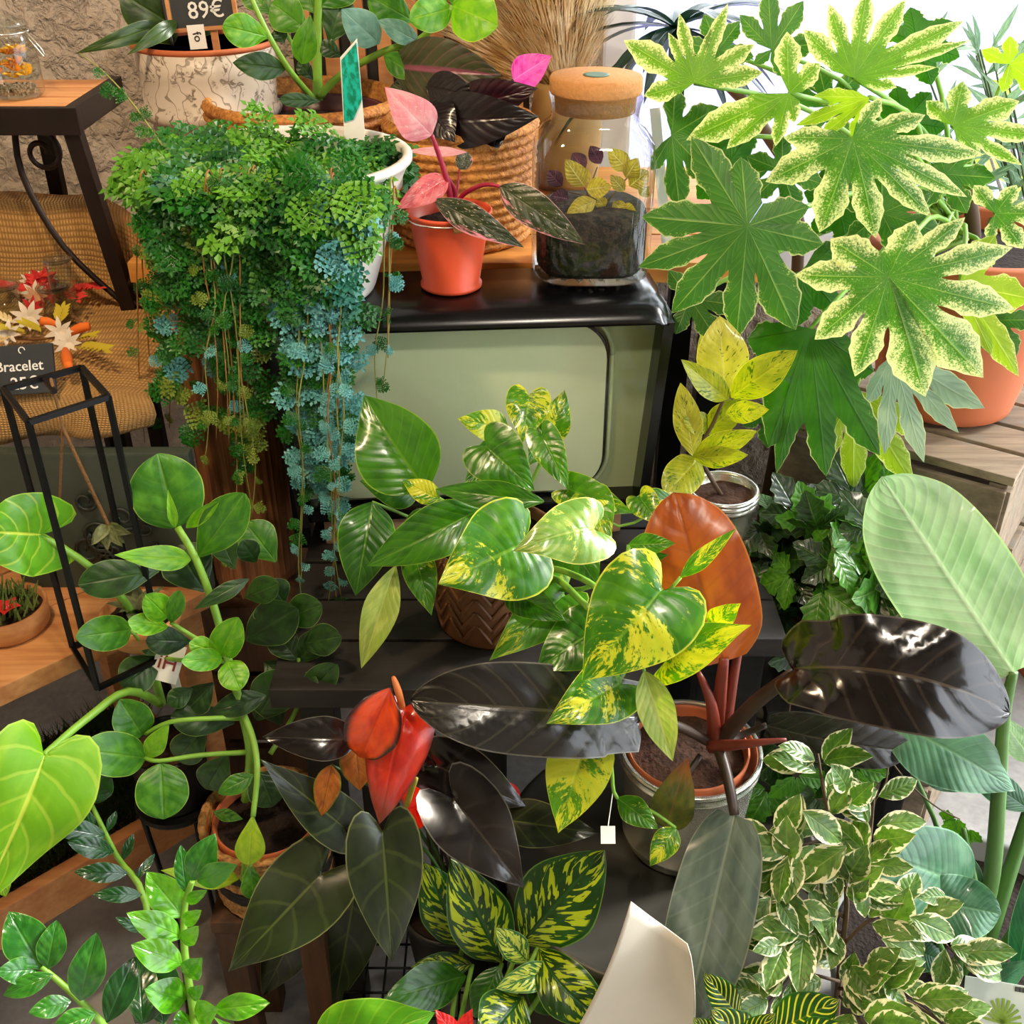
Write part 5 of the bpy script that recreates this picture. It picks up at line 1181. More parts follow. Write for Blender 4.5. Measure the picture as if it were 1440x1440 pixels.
for (pts, thin) in strands:
    if not thin: pts = [q+Vector((0, .022, 0)) for q in pts]
    MB().tube(pts, .0014 if thin else .0011, .0007, 4).build('runner', M['strand' if random.random() < .65 else 'strand2'], se, True)
for q in ((150, 105, 1.38), (165, 125, 1.375), (195, 155, 1.37), (205, 170, 1.37), (215, 185, 1.365), (180, 140, 1.37), (222, 195, 1.36)):
    addf(P(*q), Vector((random.uniform(-1, 1), -.2, random.uniform(-.6, .9))), Vector((random.uniform(-.6, .6), -1, .5)), random.uniform(.012, .022), 0)
fr.sort(key=lambda x: -x[2])
for (Mx, mi, s) in fr[:290]: inst('frond', FME[mi, random.randrange(3)], Mx, se)
rest = {}
for (Mx, mi, s) in fr[290:]:
    v_, f_ = FG[random.randrange(3)]; V_, F_ = rest.setdefault(mi, ([], [])); n = len(V_)
    V_.extend([Mx @ q for q in v_]); F_.extend([[k+n for k in q] for q in f_])
for mi, (V_, F_) in rest.items():
    o = mk('small_fronds', V_, F_, MO[mi], se, False); o['kind'] = 'stuff'
tt = thing('plant_tag', 'turquoise and white plastic plant tag standing in the white pot', 'tag', P(497, 185, 1.5))
vq = [(478, 82), (502, 55), (516, 225), (486, 225)]
A = [P(x, y, 1.49) for x, y in vq]
Nq = Vector((0, .0015, .0008))
vv = A+[v+Nq for v in A]; ff = [(0, 1, 2, 3), (7, 6, 5, 4), (0, 4, 5, 1), (1, 5, 6, 2), (2, 6, 7, 3), (3, 7, 4, 0)]
t = NT('teal_print'); n = t.noise(t.n('Mapping', {'Vector': t.obj(), 'Scale': (1.4, 1, .7)}).outputs[0], 110, 3, .6)
M['teal'] = t.fin(t.pbr(t.mix(t.ss(n, .4, .62), hx('#1fb5a0'), hx('#0f7a5a')), .35))
mk('tag_card', vv, ff, M['white_card'], tt, False)
B = [P(x, y, 1.4885) for x, y in ((480, 85), (501, 60), (509, 140), (497, 168), (484, 172))]
mk('printed_picture', B+[b+Vector((0, .0006, .0003)) for b in B], [(0, 1, 2, 3, 4), (9, 8, 7, 6, 5)]+[(i, i+5, (i+1) % 5+5, (i+1) % 5) for i in range(5)], M['teal'], tt, False)

# ------------------------------------------------------------------ clusia in the rope basket on the back table
kc = Vector((-.32, 1.78, 1.064))
kl = thing('upright_clusia', 'clusia with round leaves in a low seagrass rope basket', 'potted plant', kc)
basket(kl, kc, .135, .148, .175, 12, M['wicker2'], sc=.006, depth=.06)
pot(kl, kc+Vector((0, 0, .02)), .10, .13, .135, plain('plum_pot', '#5a2a30', .25, var=.1), .005, .04); soil(kl, kc+Vector((0, 0, .13)), .124)
leaves(kl, [(378, 52, 313, 36, 46, 1.70, 1.66, {'m': 0}), (402, 97, 327, 88, 38, 1.72, 1.68, {'m': 2, 'prof': 'elliptic'}), (432, 42, 382, 4, 54, 1.76, 1.76, {'m': 1}), (424, 90, 437, 20, 36, 1.70, 1.70, {'m': 1, 'prof': 'ovate'}), (464, 62, 482, -8, 50, 1.78, 1.80, {'m': 2}), (534, 62, 480, 12, 50, 1.70, 1.66, {'m': 4, 'prof': 'elliptic'}), (582, 30, 518, -6, 48, 1.72, 1.70, {'m': 1}), (590, 60, 532, 28, 30, 1.70, 1.68, {'m': 4, 'prof': 'elliptic'}), (634, 12, 576, 28, 48, 1.68, 1.64, {'m': 0, 'prof': 'round'}), (636, 8, 700, 36, 70, 1.68, 1.64, {'m': 0, 'prof': 'round'}), (540, 78, 592, 110, 34, 1.70, 1.66, {'m': 1, 'prof': 'elliptic'}), (480, 80, 450, 60, 26, 1.78, 1.78, {'m': 2}), (450, 142, 392, 140, 20, 1.74, 1.70, {'m': 2}), (440, 112, 420, 86, 22, 1.74, 1.74, {'m': 2}), (400, 60, 388, 40, 26, 1.76, 1.76, {'m': 2}), (380, 20, 350, -20, 44, 1.76, 1.78, {'m': 1}), (446, 20, 420, -30, 50, 1.78, 1.8, {'m': 1}), (448, 10, 500, -30, 46, 1.78, 1.8, {'m': 1}), (640, 10, 640, -40, 46, 1.68, 1.7, {'m': 1})],
  [ML['cl'], ML['cm'], ML['cd'], ML['cy'], leafmat('clusia_blue_sheen', '#5a8a7a', '#7aa694', '#a8c8b0', .35, .2, 5, .05, edge='#a8c8a0', warm=False)], prof='obovate', nu=20)
for pts, r in (([(447, 140, 1.78), (446, 70, 1.78), (448, -20, 1.78)], .008), ([(442, 140, 1.77), (408, 100, 1.72), (378, 50, 1.70), (350, -10, 1.72)], .005), ([(450, 135, 1.77), (480, 105, 1.76), (540, 72, 1.72), (590, 55, 1.70), (636, 10, 1.68)], .006), ([(446, 120, 1.78), (410, 60, 1.77), (380, 10, 1.76)], .004)):
    stem(kl, M['stem_green'], pts, r, r*.7)
# price board and gift tag
pbd = thing('price_board', 'small framed blackboard on a stick reading 89 euros', 'sign', P(290, 66, 1.82))
a = P(284, 14, 1.82); rot = Matrix.Rotation(R(-8), 3, 'X') @ Matrix.Rotation(R(-4), 3, 'Y')
MB().box(a+rot @ Vector((0, .003, .014)), (.098, .004, .078), rot).build('slate', M['slate'], pbd)
for dx, dz, sx, sz in ((0, -.026, .106, .006), (0, .054, .106, .006), (-.050, .014, .006, .086), (.050, .014, .006, .086)):
    MB().box(a+rot @ Vector((dx, 0, dz)), (sx, .009, sz), rot, .001).build('frame_strip', M['pine'], pbd)
MB().bar(a+rot @ Vector((.012, .003, -.024)), a+rot @ Vector((.012, .003, -.13)), .010, .005).build('stick', M['pine'], pbd)
text_mesh('89€', .034, M['chalk'], pbd, Matrix.Translation(a+rot @ Vector((.006, -.0005, -.001))) @ (rot @ Matrix.Rotation(R(90), 3, 'X')).to_4x4())
gtg = thing('gift_tag', 'white paper tag hanging under the price board', 'tag', P(277, 66, 1.81))
a2 = P(277, 52, 1.81)
MB().box(a2, (.026, .001, .034), rot).build('card', M['white_card'], gtg)
text_mesh('fo', .018, M['black_plastic'], gtg, Matrix.Translation(a2+rot @ Vector((.001, -.001, 0))) @ (rot @ Matrix.Rotation(R(90), 3, 'X') @ Matrix.Rotation(R(-80), 3, 'Z')).to_4x4())
# ------------------------------------------------------------------ floral ceramic pot with orchid leaves
oc = Vector((-.482, 1.86, 1.064))
orc = thing('potted_orchid', 'orchid with strap leaves in a floral patterned ceramic pot', 'potted plant', oc)
t = NT('floral_ceramic'); o = t.obj(); vo = t.n('TexVoronoi', {'Vector': o, 'Scale': 34.0}, feature='F1').outputs['Distance']; n = t.noise(o, 60, 4, .7, dist=1.5)
wv = t.n('TexWave', {'Vector': o, 'Scale': 14.0, 'Distortion': 14.0, 'Detail': 2.0, 'Detail Scale': 1.5}).outputs['Fac']
f = t.ma('MAXIMUM', t.ma('MULTIPLY', t.ss(n, .52, .58), t.ss(vo, .55, .35)), t.ma('MULTIPLY', t.ss(wv, .965, .99), .8))
M['floral'] = t.fin(t.pbr(t.mix(f, hx('#cdbfae'), hx('#7a6a58')), .4))
MB().lathe([(0, 0), (.085, 0), (.088, .004), (.094, .10), (.096, .128), (.108, .134), (.111, .142), (.108, .15), (.104, .152), (.106, .20), (.110, .236)], oc, 56).build('ceramic_pot', M['floral'], orc, True)
MB().lathe([(.109, .236), (.112, .240), (.110, .245), (.104, .244), (.102, .22)], oc, 56).build('rim', M['terracotta'], orc, True)
soil(orc, oc+Vector((0, 0, .215)), .10)
ML['or'] = leafmat('orchid_strap', '#1f3a1c', '#3a5a2a', '#6a8a50', .35, .1, 3, .05, edge='#7a9a60')
leaves(orc, [(240, 30, 105, 76, 26, 1.84, 1.74, {'prof': 'lance', 'arch': .2}), (250, 30, 178, 78, 22, 1.82, 1.74, {'prof': 'lance', 'arch': .2}), (250, 40, 170, -10, 70, 1.86, 1.84, {'prof': 'oblong'}), (262, 40, 250, -30, 60, 1.86, 1.9, {'prof': 'oblong'}), (270, 40, 300, 0, 50, 1.86, 1.88, {'prof': 'oblong'})], [ML['or']])
stem(orc, M['black_plastic'], [(243, 65, 1.82), (232, 20, 1.83), (222, -30, 1.84)], .003, .0025, 'stake')
# ------------------------------------------------------------------ dark calathea in woven basket
dc = Vector((-.075, 1.66, 1.064))
dk = thing('dark_calathea', 'calathea with black and pink leaves in a woven basket', 'potted plant', dc)
basket(dk, dc, .098, .110, .17, 13, M['wicker2'], sc=.0055, braid=30); soil(dk, dc+Vector((0, 0, .13)), .098)
ML['k1'] = leafmat('calathea_dark', '#1c2018', '#34382a', '#5a5a48', .35, .12, 9, .25, 'stripe', '#4f5a40', .5, edge='#4a4a3a')
ML['k2'] = leafmat('calathea_maroon', '#1c0a10', '#32101a', '#4a1a24', .35, .1, 9, .15)
ML['k3'] = leafmat('calathea_black', '#0b0709', '#160c10', '#2a161c', .3, .05, 9, .15, coat=.2)
ML['k4'] = leafmat('calathea_pink', '#c43a8a', '#e070b0', '#f0a0d0', .35, .35, 7, .2)
ML['k5'] = leafmat('calathea_pink_rib', '#22281c', '#3c4232', '#c05a80', .35, .12, 9, .12, midw=.10, edge='#4a4a3a')
leaves(dk, [(545, 92, 705, 106, 84, 1.70, 1.62, {'m': 4, 'prof': 'elliptic', 'arch': .12}), (640, 152, 757, 124, 60, 1.62, 1.58, {'m': 1}), (596, 172, 758, 164, 76, 1.58, 1.54, {'m': 2}), (722, 112, 776, 78, 46, 1.66, 1.64, {'m': 3}), (600, 145, 640, 200, 60, 1.58, 1.53, {'m': 2}), (690, 170, 700, 210, 50, 1.58, 1.54, {'m': 2}), (600, 120, 680, 140, 50, 1.64, 1.6, {'m': 2}), (570, 150, 560, 110, 40, 1.66, 1.7, {'m': 0})], [ML[k] for k in ('k1', 'k2', 'k3', 'k4', 'k5')], prof='ovate', nu=20)
for q in ((545, 92, 1.70), (640, 152, 1.62), (596, 172, 1.58), (722, 112, 1.66), (600, 145, 1.58), (690, 170, 1.58), (600, 120, 1.64), (570, 150, 1.66)):
    e = P(*q); MB().tube([dc+Vector((0, 0, .12)), (dc+Vector((0, 0, .14))+e)/2, e], .003, .002, 6).build('stalk', M['sheath_dark'], dk, True)
# ------------------------------------------------------------------ pink princess in the orange bucket
qc = Vector((-.082, 1.435, 1.064))
pq = thing('pink_philodendron', 'pink variegated philodendron in an orange metal bucket', 'potted plant', qc)
M['orange'] = plain('orange_enamel', '#d8502c', .4, var=.05)
MB().lathe([(0, 0), (.038, 0), (.041, .002), (.0415, .006), (.0385, .009), (.053, .098), (.056, .101), (.0565, .104), (.054, .105), (.052, .102), (.049, .075)], qc, 48).build('bucket', M['orange'], pq, True)
soil(pq, qc+Vector((0, 0, .085)), .050)
M['dowel'] = wood('pale_dowel', '#c08a4a', '#dcb06a', 0, 20)
hd = qc+Vector((.0, -.058, .098))
MB().tube([hd+Vector((.008, .0, .0)), hd+Vector((.05, .008, .004))], .0075, None, 14).build('handle_grip', M['dowel'], pq, True)
MB().tube([qc+Vector((-.064, -.01, .092)), qc+Vector((-.052, -.005, .098))], .0075, None, 12).build('handle_grip', M['dowel'], pq, True)
MB().tube([qc+Vector((.056, 0, .095)), hd+Vector((.05, .008, .004)), hd+Vector((0, .0, .0)), qc+Vector((-.04, -.044, .098)), qc+Vector((-.057, 0, .095))], .0012, None, 5).build('handle_wire', M['chrome'], pq, True)
ML['q1'] = leafmat('princess_dark', '#23301f', '#3d4a34', '#7a7a68', .35, .15, 7, .15, 'half', '#e08a98', .80, edge='#d8a0a0')
ML['q2'] = leafmat('princess_pink', '#e08a90', '#f0b0b0', '#f4c8c4', .4, .3, 7, .15, 'half', '#b8a890', .95)
ML['q3'] = leafmat('princess_red', '#c8424a', '#e07a78', '#f0a8a0', .4, .3, 7, .2, 'half', '#8a6a58', .95)
leaves(pq, [(607, 190, 541, 122, 60, 1.40, 1.38, {'m': 1, 'arch': .15}), (630, 250, 556, 294, 38, 1.42, 1.38, {'m': 2}), (610, 280, 737, 348, 42, 1.40, 1.36, {'m': 0, 'prof': 'lance', 'arch': .15}), (703, 262, 823, 344, 50, 1.40, 1.36, {'m': 0}), (646, 238, 658, 214, 24, 1.48, 1.5, {'m': 0, 'prof': 'round'}), (656, 214, 570, 212, 14, 1.47, 1.47, {'m': 1, 'prof': 'lance'})], [ML[k] for k in ('q1', 'q2', 'q3')], nu=20)
M['crimson'] = plain('crimson_stalk', '#a01838', .4, var=.15)
for pts, r in (([(636, 305, 1.435), (630, 260, 1.42), (618, 220, 1.41), (607, 190, 1.40)], .0045), ([(640, 300, 1.435), (650, 275, 1.43), (680, 260, 1.41), (703, 262, 1.40)], .0038), ([(636, 300, 1.435), (640, 270, 1.43), (630, 250, 1.42)], .0035), ([(634, 305, 1.43), (622, 285, 1.41), (610, 280, 1.40)], .003), ([(640, 300, 1.44), (646, 238, 1.48)], .002)):
    stem(pq, M['crimson'], pts, r, r*.6, 'stalk')
# ------------------------------------------------------------------ corked terrarium jar
jc = Vector((.108, 1.50, 1.064))
tj = thing('terrarium_jar', 'square glass terrarium jar with cork lid on television', 'jar', jc)
oj = [(0, .001), (.070, .001), (.079, .008), (.081, .02), (.081, .158), (.078, .178), (.066, .195), (.058, .203), (.056, .213), (.058, .225), (.060, .234)]
m = MB(); m.lathe(oj, jc, 64, sq=1.6); m.f = m.f[:-1]; m.build('glass_body', M['glass'], tj, True)
M['cork'] = plain('cork', '#c88c4f', .8, var=.15, bump=.4, nscale=220)
lid_ = MB().lathe([(0, .214), (.052, .214), (.0535, .236), (.0585, .237), (.060, .240), (.060, .255), (.058, .258), (0, .258)], jc, 48).build('cork_lid', M['cork'], tj, True)
MB().lathe([(.012, .2583), (.017, .2583), (.017, .259), (.012, .259)], jc, 32).build('lid_stamp', plain('stamp_green', '#5a7a68', .6), lid_, True)
t = NT('layered_soil'); o = t.obj(); n = t.noise(o, 90, 4, .7); z = t.n('SeparateXYZ', {0: o}).outputs[2]
M['tsoil'] = t.fin(t.pbr(t.mix(t.ss(n, .45, .6), hx('#120e0b'), hx('#3a2f26')), .95, 0, t.bump(n, .8, .005)))
MB().lathe([(0, .010), (.066, .010), (.074, .02), (.0745, .085), (.06, .094), (0, .096)], jc, 40, sq=1.6).build('soil', M['tsoil'], tj, True)
m = MB()
for i in range(140):
    a = random.uniform(0, 6.28); r_ = random.uniform(.3, .92)*.078; m.box(jc+Vector((r_*math.cos(a), r_*math.sin(a), .006)), (.004, .004, .003), Matrix.Rotation(a*3, 3, 'Z') @ Matrix.Rotation(.5, 3, 'X'))
m.build('gravel', plain('pale_gravel', '#b8ae98', .8, var=.3), tj)['kind'] = 'stuff'
ML['tf'] = leafmat('fittonia_yellow', '#a8942c', '#d0bd48', '#efe6a0', .45, .3, 8, .5, bumpk=.6)
ML['tp'] = leafmat('fittonia_purple', '#3a1c2c', '#5a2c44', '#8a5a6a', .45, .2, 8, .3)
leaves(tj, [(822, 262, 795, 224, 30, 1.49, 1.47, {}), (825, 266, 860, 262, 30, 1.48, 1.46, {}), (838, 282, 797, 300, 28, 1.47, 1.45, {}), (884, 240, 855, 208, 28, 1.50, 1.48, {}), (880, 250, 898, 222, 26, 1.5, 1.48, {}), (885, 262, 912, 240, 32, 1.5, 1.49, {}), (878, 268, 858, 246, 20, 1.5, 1.48, {}), (872, 295, 896, 300, 24, 1.48, 1.46, {}), (850, 292, 840, 276, 18, 1.48, 1.47, {}), (830, 256, 812, 236, 18, 1.52, 1.52, {}), (862, 284, 880, 300, 20, 1.48, 1.47, {}), (822, 240, 805, 215, 26, 1.53, 1.54, {'m': 1}), (790, 262, 770, 240, 24, 1.52, 1.52, {'m': 1}), (800, 280, 775, 275, 26, 1.51, 1.5, {'m': 1}), (845, 230, 830, 205, 22, 1.54, 1.54, {'m': 1}), (900, 275, 912, 262, 20, 1.51, 1.5, {})], [ML['tf'], ML['tp']], prof='elliptic', nu=8, nv=6)
for q in ((822, 264, 1.49), (838, 282, 1.47), (882, 250, 1.50), (872, 295, 1.48), (800, 270, 1.52), (840, 235, 1.54)):
    MB().tube([jc+Vector((random.uniform(-.02, .03), random.uniform(-.02, .02), .09)), P(*q)], .0016, .001, 5).build('stem', M['stem_brown'], tj, True)
wl = thing('plant_marker', 'tall blank white plant marker behind the terrarium jar', 'label', P(930, 300, 1.60))
MB().bar(P(921, 152, 1.58), P(938, 352, 1.53), .014, .0015, up=(0, -1, .4)).build('marker', M['white_card'], wl)

# ------------------------------------------------------------------ pampas grass
pm = thing('pampas_grass', 'bunch of dried beige pampas plumes in front of the window edge', 'dried grass', (.09, 1.93, 1.064))
MB().lathe([(0, 0), (.05, 0), (.058, .01), (.062, .10), (.052, .16), (.05, .17), (.046, .165), (.044, .1)], (.09, 1.93, 1.064), 36).build('vase', plain('kraft_vase', '#a8854f', .7), pm, True)
t = NT('pampas_hair'); n = t.noise(t.n('NewGeometry').outputs['Position'], 28, 2); cc_ = t.mix(t.ss(n, .3, .7), hx('#d6b272'), hx('#f6e8c8'))
M['pampas'] = t.fin(t.n('MixShader', {0: .3, 1: t.pbr(cc_, .8), 2: t.n('BsdfTranslucent', {0: cc_}).outputs[0]}).outputs[0])
base = Vector((.09, 1.93, 1.2))
for (px, py, Y, wd) in ((700, -60, 1.90, .055), (745, -60, 1.86, .06), (790, -70, 1.88, .065), (835, -50, 1.92, .06), (770, -40, 1.97, .06), (720, -90, 1.97, .06), (655, -20, 1.95, .05), (620, 10, 1.98, .045)):
    T = P(px, py, Y); ax = (T-base); L = ax.length; d = ax.normalized()
    vv = []; ff = []
    for i in range(1500):
        f = random.uniform(.0, 1.0); c = base+ax*(.06+.9*f); a = random.uniform(0, 6.28); o1 = d.orthogonal().normalized(); o2 = d.cross(o1)
        rd = o1*math.cos(a)+o2*math.sin(a); env = wd*(math.sin(math.pi*min(1, .12+f*.85))**.6)
        e = c+d*random.uniform(.05, .12)+rd*env*random.uniform(.5, 1.0)+Vector((0, 0, -.01)); n = len(vv); sd = rd.cross(d)*.0009
        m1 = (c+e)/2+rd*env*.2
        vv += [c-sd, c+sd, m1+sd, m1-sd, e]; ff += [(n, n+1, n+2, n+3), (n+3, n+2, n+4)]
    MBx = mk('plume', vv, ff, M['pampas'], pm, False)
    MB().tube([base-Vector((0, 0, .12)), base, base+ax*.95], .004, .002, 6).build('stalk', M['pampas'], pm, True)
# slatted box on the wall behind the clusia
sbx = thing('slatted_box', 'tan slatted wooden box with dark gaps behind the upright clusia', 'box', (-.17, 1.99, 1.064))
MB().box((-.17, 2.02, 1.26), (.40, .05, .40), None, .003).build('back_panel', M['darkwood'], sbx)
for i in range(9): MB().box((-.345+i*.044, 1.985, 1.26), (.024, .014, .40), None, .002).build('slat', M['pine'], sbx)

# ------------------------------------------------------------------ dracaena leaves and bushes near the window
dp = Vector((.50, 1.90, 0))
dr = thing('dracaena', 'dracaena with dark narrow strap leaves against the bright window', 'potted plant', dp)
pot(dr, dp, .08, .10, .2, M['black_plastic'], .004, .03, .003); soil(dr, dp+Vector((0, 0, .18)), .09)
top = P(950, 40, 1.90)
MB().tube([dp+Vector((0, 0, .18)), dp+Vector((.0, 0, 1.0)), top], .012, .01, 8).build('trunk', M['stem_brown'], dr, True)
ML['dr'] = leafmat('dracaena_strap', '#122c22', '#24483a', '#4a6a5a', .3, .12, 3, .05, edge='#5a7a6a', warm=False)
for i in range(26):
    a = R(i*47); d = Vector((math.cos(a), math.sin(a)*.7, random.uniform(-.35, .7))).normalized(); L = random.uniform(.14, .24)
    e = top+d*L; m_ = top
    vv = []; uvs = []; s = d.cross(Vector((0, 0, 1))).normalized(); n_ = s.cross(d)
    for k in range(9):
        f = k/8; h = .013*math.sin(math.pi*(.12+.88*f))**.7*(1 if f < 1 else 0); c = top+d*L*f-Vector((0, 0, 1))*L*.45*f*f
        for v in (-1, 0, 1): vv.append(c+s*h*v+n_*abs(v)*h*.3); uvs.append((f, (v+1)/2))
    mk('leaf', vv, [(k*3+j, k*3+j+1, k*3+j+4, k*3+j+3) for k in range(8) for j in range(2)], ML['dr'], dr, True, uvs)
op = Vector((1.22, 1.9, 0))
ol = thing('silver_shrub', 'slender grey-green leaved shrub standing by the bright window', 'shrub', op)
pot(ol, op, .10, .13, .24, M['terracotta'], .006, .03, .006); soil(ol, op+Vector((0, 0, .21)), .12)
ML['ol'] = leafmat('silver_leaf', '#5a7a58', '#8aa884', '#b8c8a8', .5, .3, 3, .05, warm=False)
ul_ = unit_leaf('leaf', 'lance', ML['ol'], 4, 2, .2, .06, 0, .16)
for i in range(16):
    e = P(random.uniform(1290, 1460), random.uniform(60, 230), random.uniform(1.75, 1.95)); st_ = [op+Vector((0, 0, .2)), (op+e)/2+Vector((0, 0, .15)), e]
    MB().tube(st_, .004, .0015, 5).build('branch', M['stem_dark'], ol, True); sp_ = spline([Vector(q) for q in st_], 8)
    for k in range(11):
        p = sp_[-1-k//2]*1.0; d = Vector((random.uniform(-1, 1), random.uniform(-.6, .6), random.uniform(0, 1.2))); inst('leaf', ul_, frame(p, d, Vector((0, -1, .6)), random.uniform(.05, .08)), ol)
for (x, y, z_, s_, col) in ((1.6, 3.0, 0, .36, 0), (2.9, 3.9, 0, .45, 1)):
    hb = thing('garden_shrub', ('sunlit yellow-green shrub outside beyond the window', 'tall pale green shrub farther along the pavement')[col], 'shrub', (x, y, 0))
    ux = unit_leaf('leaf', 'elliptic', ML['cy'] if col == 0 else ML['cm'], 3, 2, .2, .05, 0, .5); m = MB()
    for i in range(140):
        d = Vector((random.gauss(0, 1), random.gauss(0, 1), random.gauss(0, 1))).normalized(); p = Vector((x, y, .75+.25*col))+Vector((d.x*s_, d.y*s_, d.z*s_*1.1))*random.uniform(.75, 1)
        inst('leaf', ux, frame(p, d+Vector((0, 0, .3)), d+Vector((.1, -1, .4)), .11), hb)
        if i % 6 == 0: MB().tube([(x, y, 0), (x+d.x*.1, y+d.y*.1, .4), p], .012, .004, 5).build('branch', M['stem_brown'], hb, True)
# ------------------------------------------------------------------ wrought-iron rack with burlap shelf
ir = thing('iron_rack', 'wrought iron rack with scroll brackets and wooden shelf', 'rack', (-.75, 1.6, 0))
zt = 1.265
MB().bar((-.603, 1.565, 1.255), (-.566, 1.565, .955), .022, .022, up=(0, 1, 0), bev=.002).build('post', M['iron'], ir)
MB().bar((-.566, 1.565, .955), (-.56, 1.565, 0), .022, .022, up=(0, 1, 0), bev=.002).build('post', M['iron'], ir)
for (x, y) in ((-.735, 1.80), (-1.12, 1.565), (-1.12, 1.80)):
    MB().box((x, y, zt/2-.005), (.022, .022, zt-.01), None, .002).build('post', M['iron'], ir)
for i in range(3):
    y = 1.575+i*.062; MB().box((-.88, y+.02, zt-.004), (.55, .058, .018), None, .003).build('shelf_board', M['pine'], ir)
MB().bar((-1.14, 1.555, zt-.012), (-.585, 1.555, zt-.012), .014, .036, bev=.002).build('front_rail', M['iron'], ir)
MB().bar((-.597, 1.56, zt-.012), (-.597, 1.77, zt-.012), .014, .036, bev=.002).build('side_rail', M['iron'], ir)
def scroll(c, r, turns, y, flip=1, w_=.007):
    pts = []
    for i in range(26):
        f = i/25; a = f*turns*6.28; q = r*(1-.75*f); pts.append(Vector((c[0]+flip*q*math.sin(a), y, c[1]+q*math.cos(a))))
    return pts
MB().tube([(-.70, 1.62, 1.25), (-.70, 1.60, 1.17), (-.655, 1.58, 1.07), (-.575, 1.565, .985)], .005, None, 6).build('brace', M['iron'], ir, True)
MB().tube(scroll((-.665, 1.20), .030, 1.3, 1.60, 1), .004, None, 6, sub=1).build('scroll', M['iron'], ir, True)
MB().tube(scroll((-.545, 1.005), .026, 1.4, 1.56, -1), .005, None, 6, sub=1).build('scroll', M['iron'], ir, True)
MB().box((-.80, 1.485, .955), (.62, .41, .02), None, .003).build('lower_shelf', M['darkwood'], ir)
for x, z0 in ((-.52, .701), (-1.08, 0)): MB().box((x, 1.30, (z0+.944)/2), (.022, .022, .944-z0), None, .002).build('front_post', M['iron'], ir)
MB().box((-.88, 1.685, 1.03), (.48, .05, .13), None, .004).build('riser', M['darkwood'], ir)
# burlap cloth
t = NT('burlap'); o = t.n('UVMap').outputs[0]; sx = t.n('SeparateXYZ', {0: o})
wx = t.ma('ABSOLUTE', t.ma('SINE', t.ma('MULTIPLY', sx.outputs[0], 640.0))); wy = t.ma('ABSOLUTE', t.ma('SINE', t.ma('MULTIPLY', sx.outputs[1], 640.0)))
wv = t.ma('MULTIPLY', wx, wy); n = t.noise(t.obj(), 40, 4, .6)
M['burlap'] = t.fin(t.pbr(t.mix(t.ma('ADD', t.ma('MULTIPLY', wv, .6), t.ma('MULTIPLY', n, .4)), hx('#7a5628'), hx('#d2a462')), .95, 0, t.bump(wv, .7, .003)))
bl = [(1.716, 1.06), (1.713, 1.10), (1.70, 1.108), (1.66, 1.108), (1.65, 1.098), (1.645, 1.03), (1.635, .985), (1.61, .976), (1.45, .971), (1.36, .972), (1.31, .971), (1.285, .968), (1.274, .955), (1.268, .935), (1.266, .912), (1.270, .897)]
vv = []; uvs = []; nx = 60
for i in range(nx+1):
    f = i/nx
    for j, (y, z) in enumerate(bl):
        x = -1.11+f*.65
        hang = max(0, (j-10)/5); back = max(0, (7-j)/7)
        x -= f**6*.09*back; x += .006*math.sin(j*1.3+f*4)
        yy = y+.010*math.sin(f*19)*hang+.006*math.sin(f*31+j)*(hang > 0); zz_ = z+.003*math.sin(f*23+j*.9)*(1-hang)+max(0, f-.55)*.075*hang
        if j < 7 and f > .72: zz_ -= (z-.975)*((f-.72)/.28)**1.5*.95
        if f > .93: zz_ -= (f-.93)/.07*.010*(1-hang)
        vv.append(Vector((x, yy, zz_+.004))); uvs.append((f*.65, j*.035))
k = len(bl); bu = mk('burlap_cloth', vv, [(i*k+j, (i+1)*k+j, (i+1)*k+j+1, i*k+j+1) for i in range(nx) for j in range(k-1)], M['burlap'], None, True, uvs)
bu.modifiers.new('thickness', 'SOLIDIFY').thickness = .002
tag(bu, 'tan burlap cloth draped over the iron rack shelf', 'cloth')

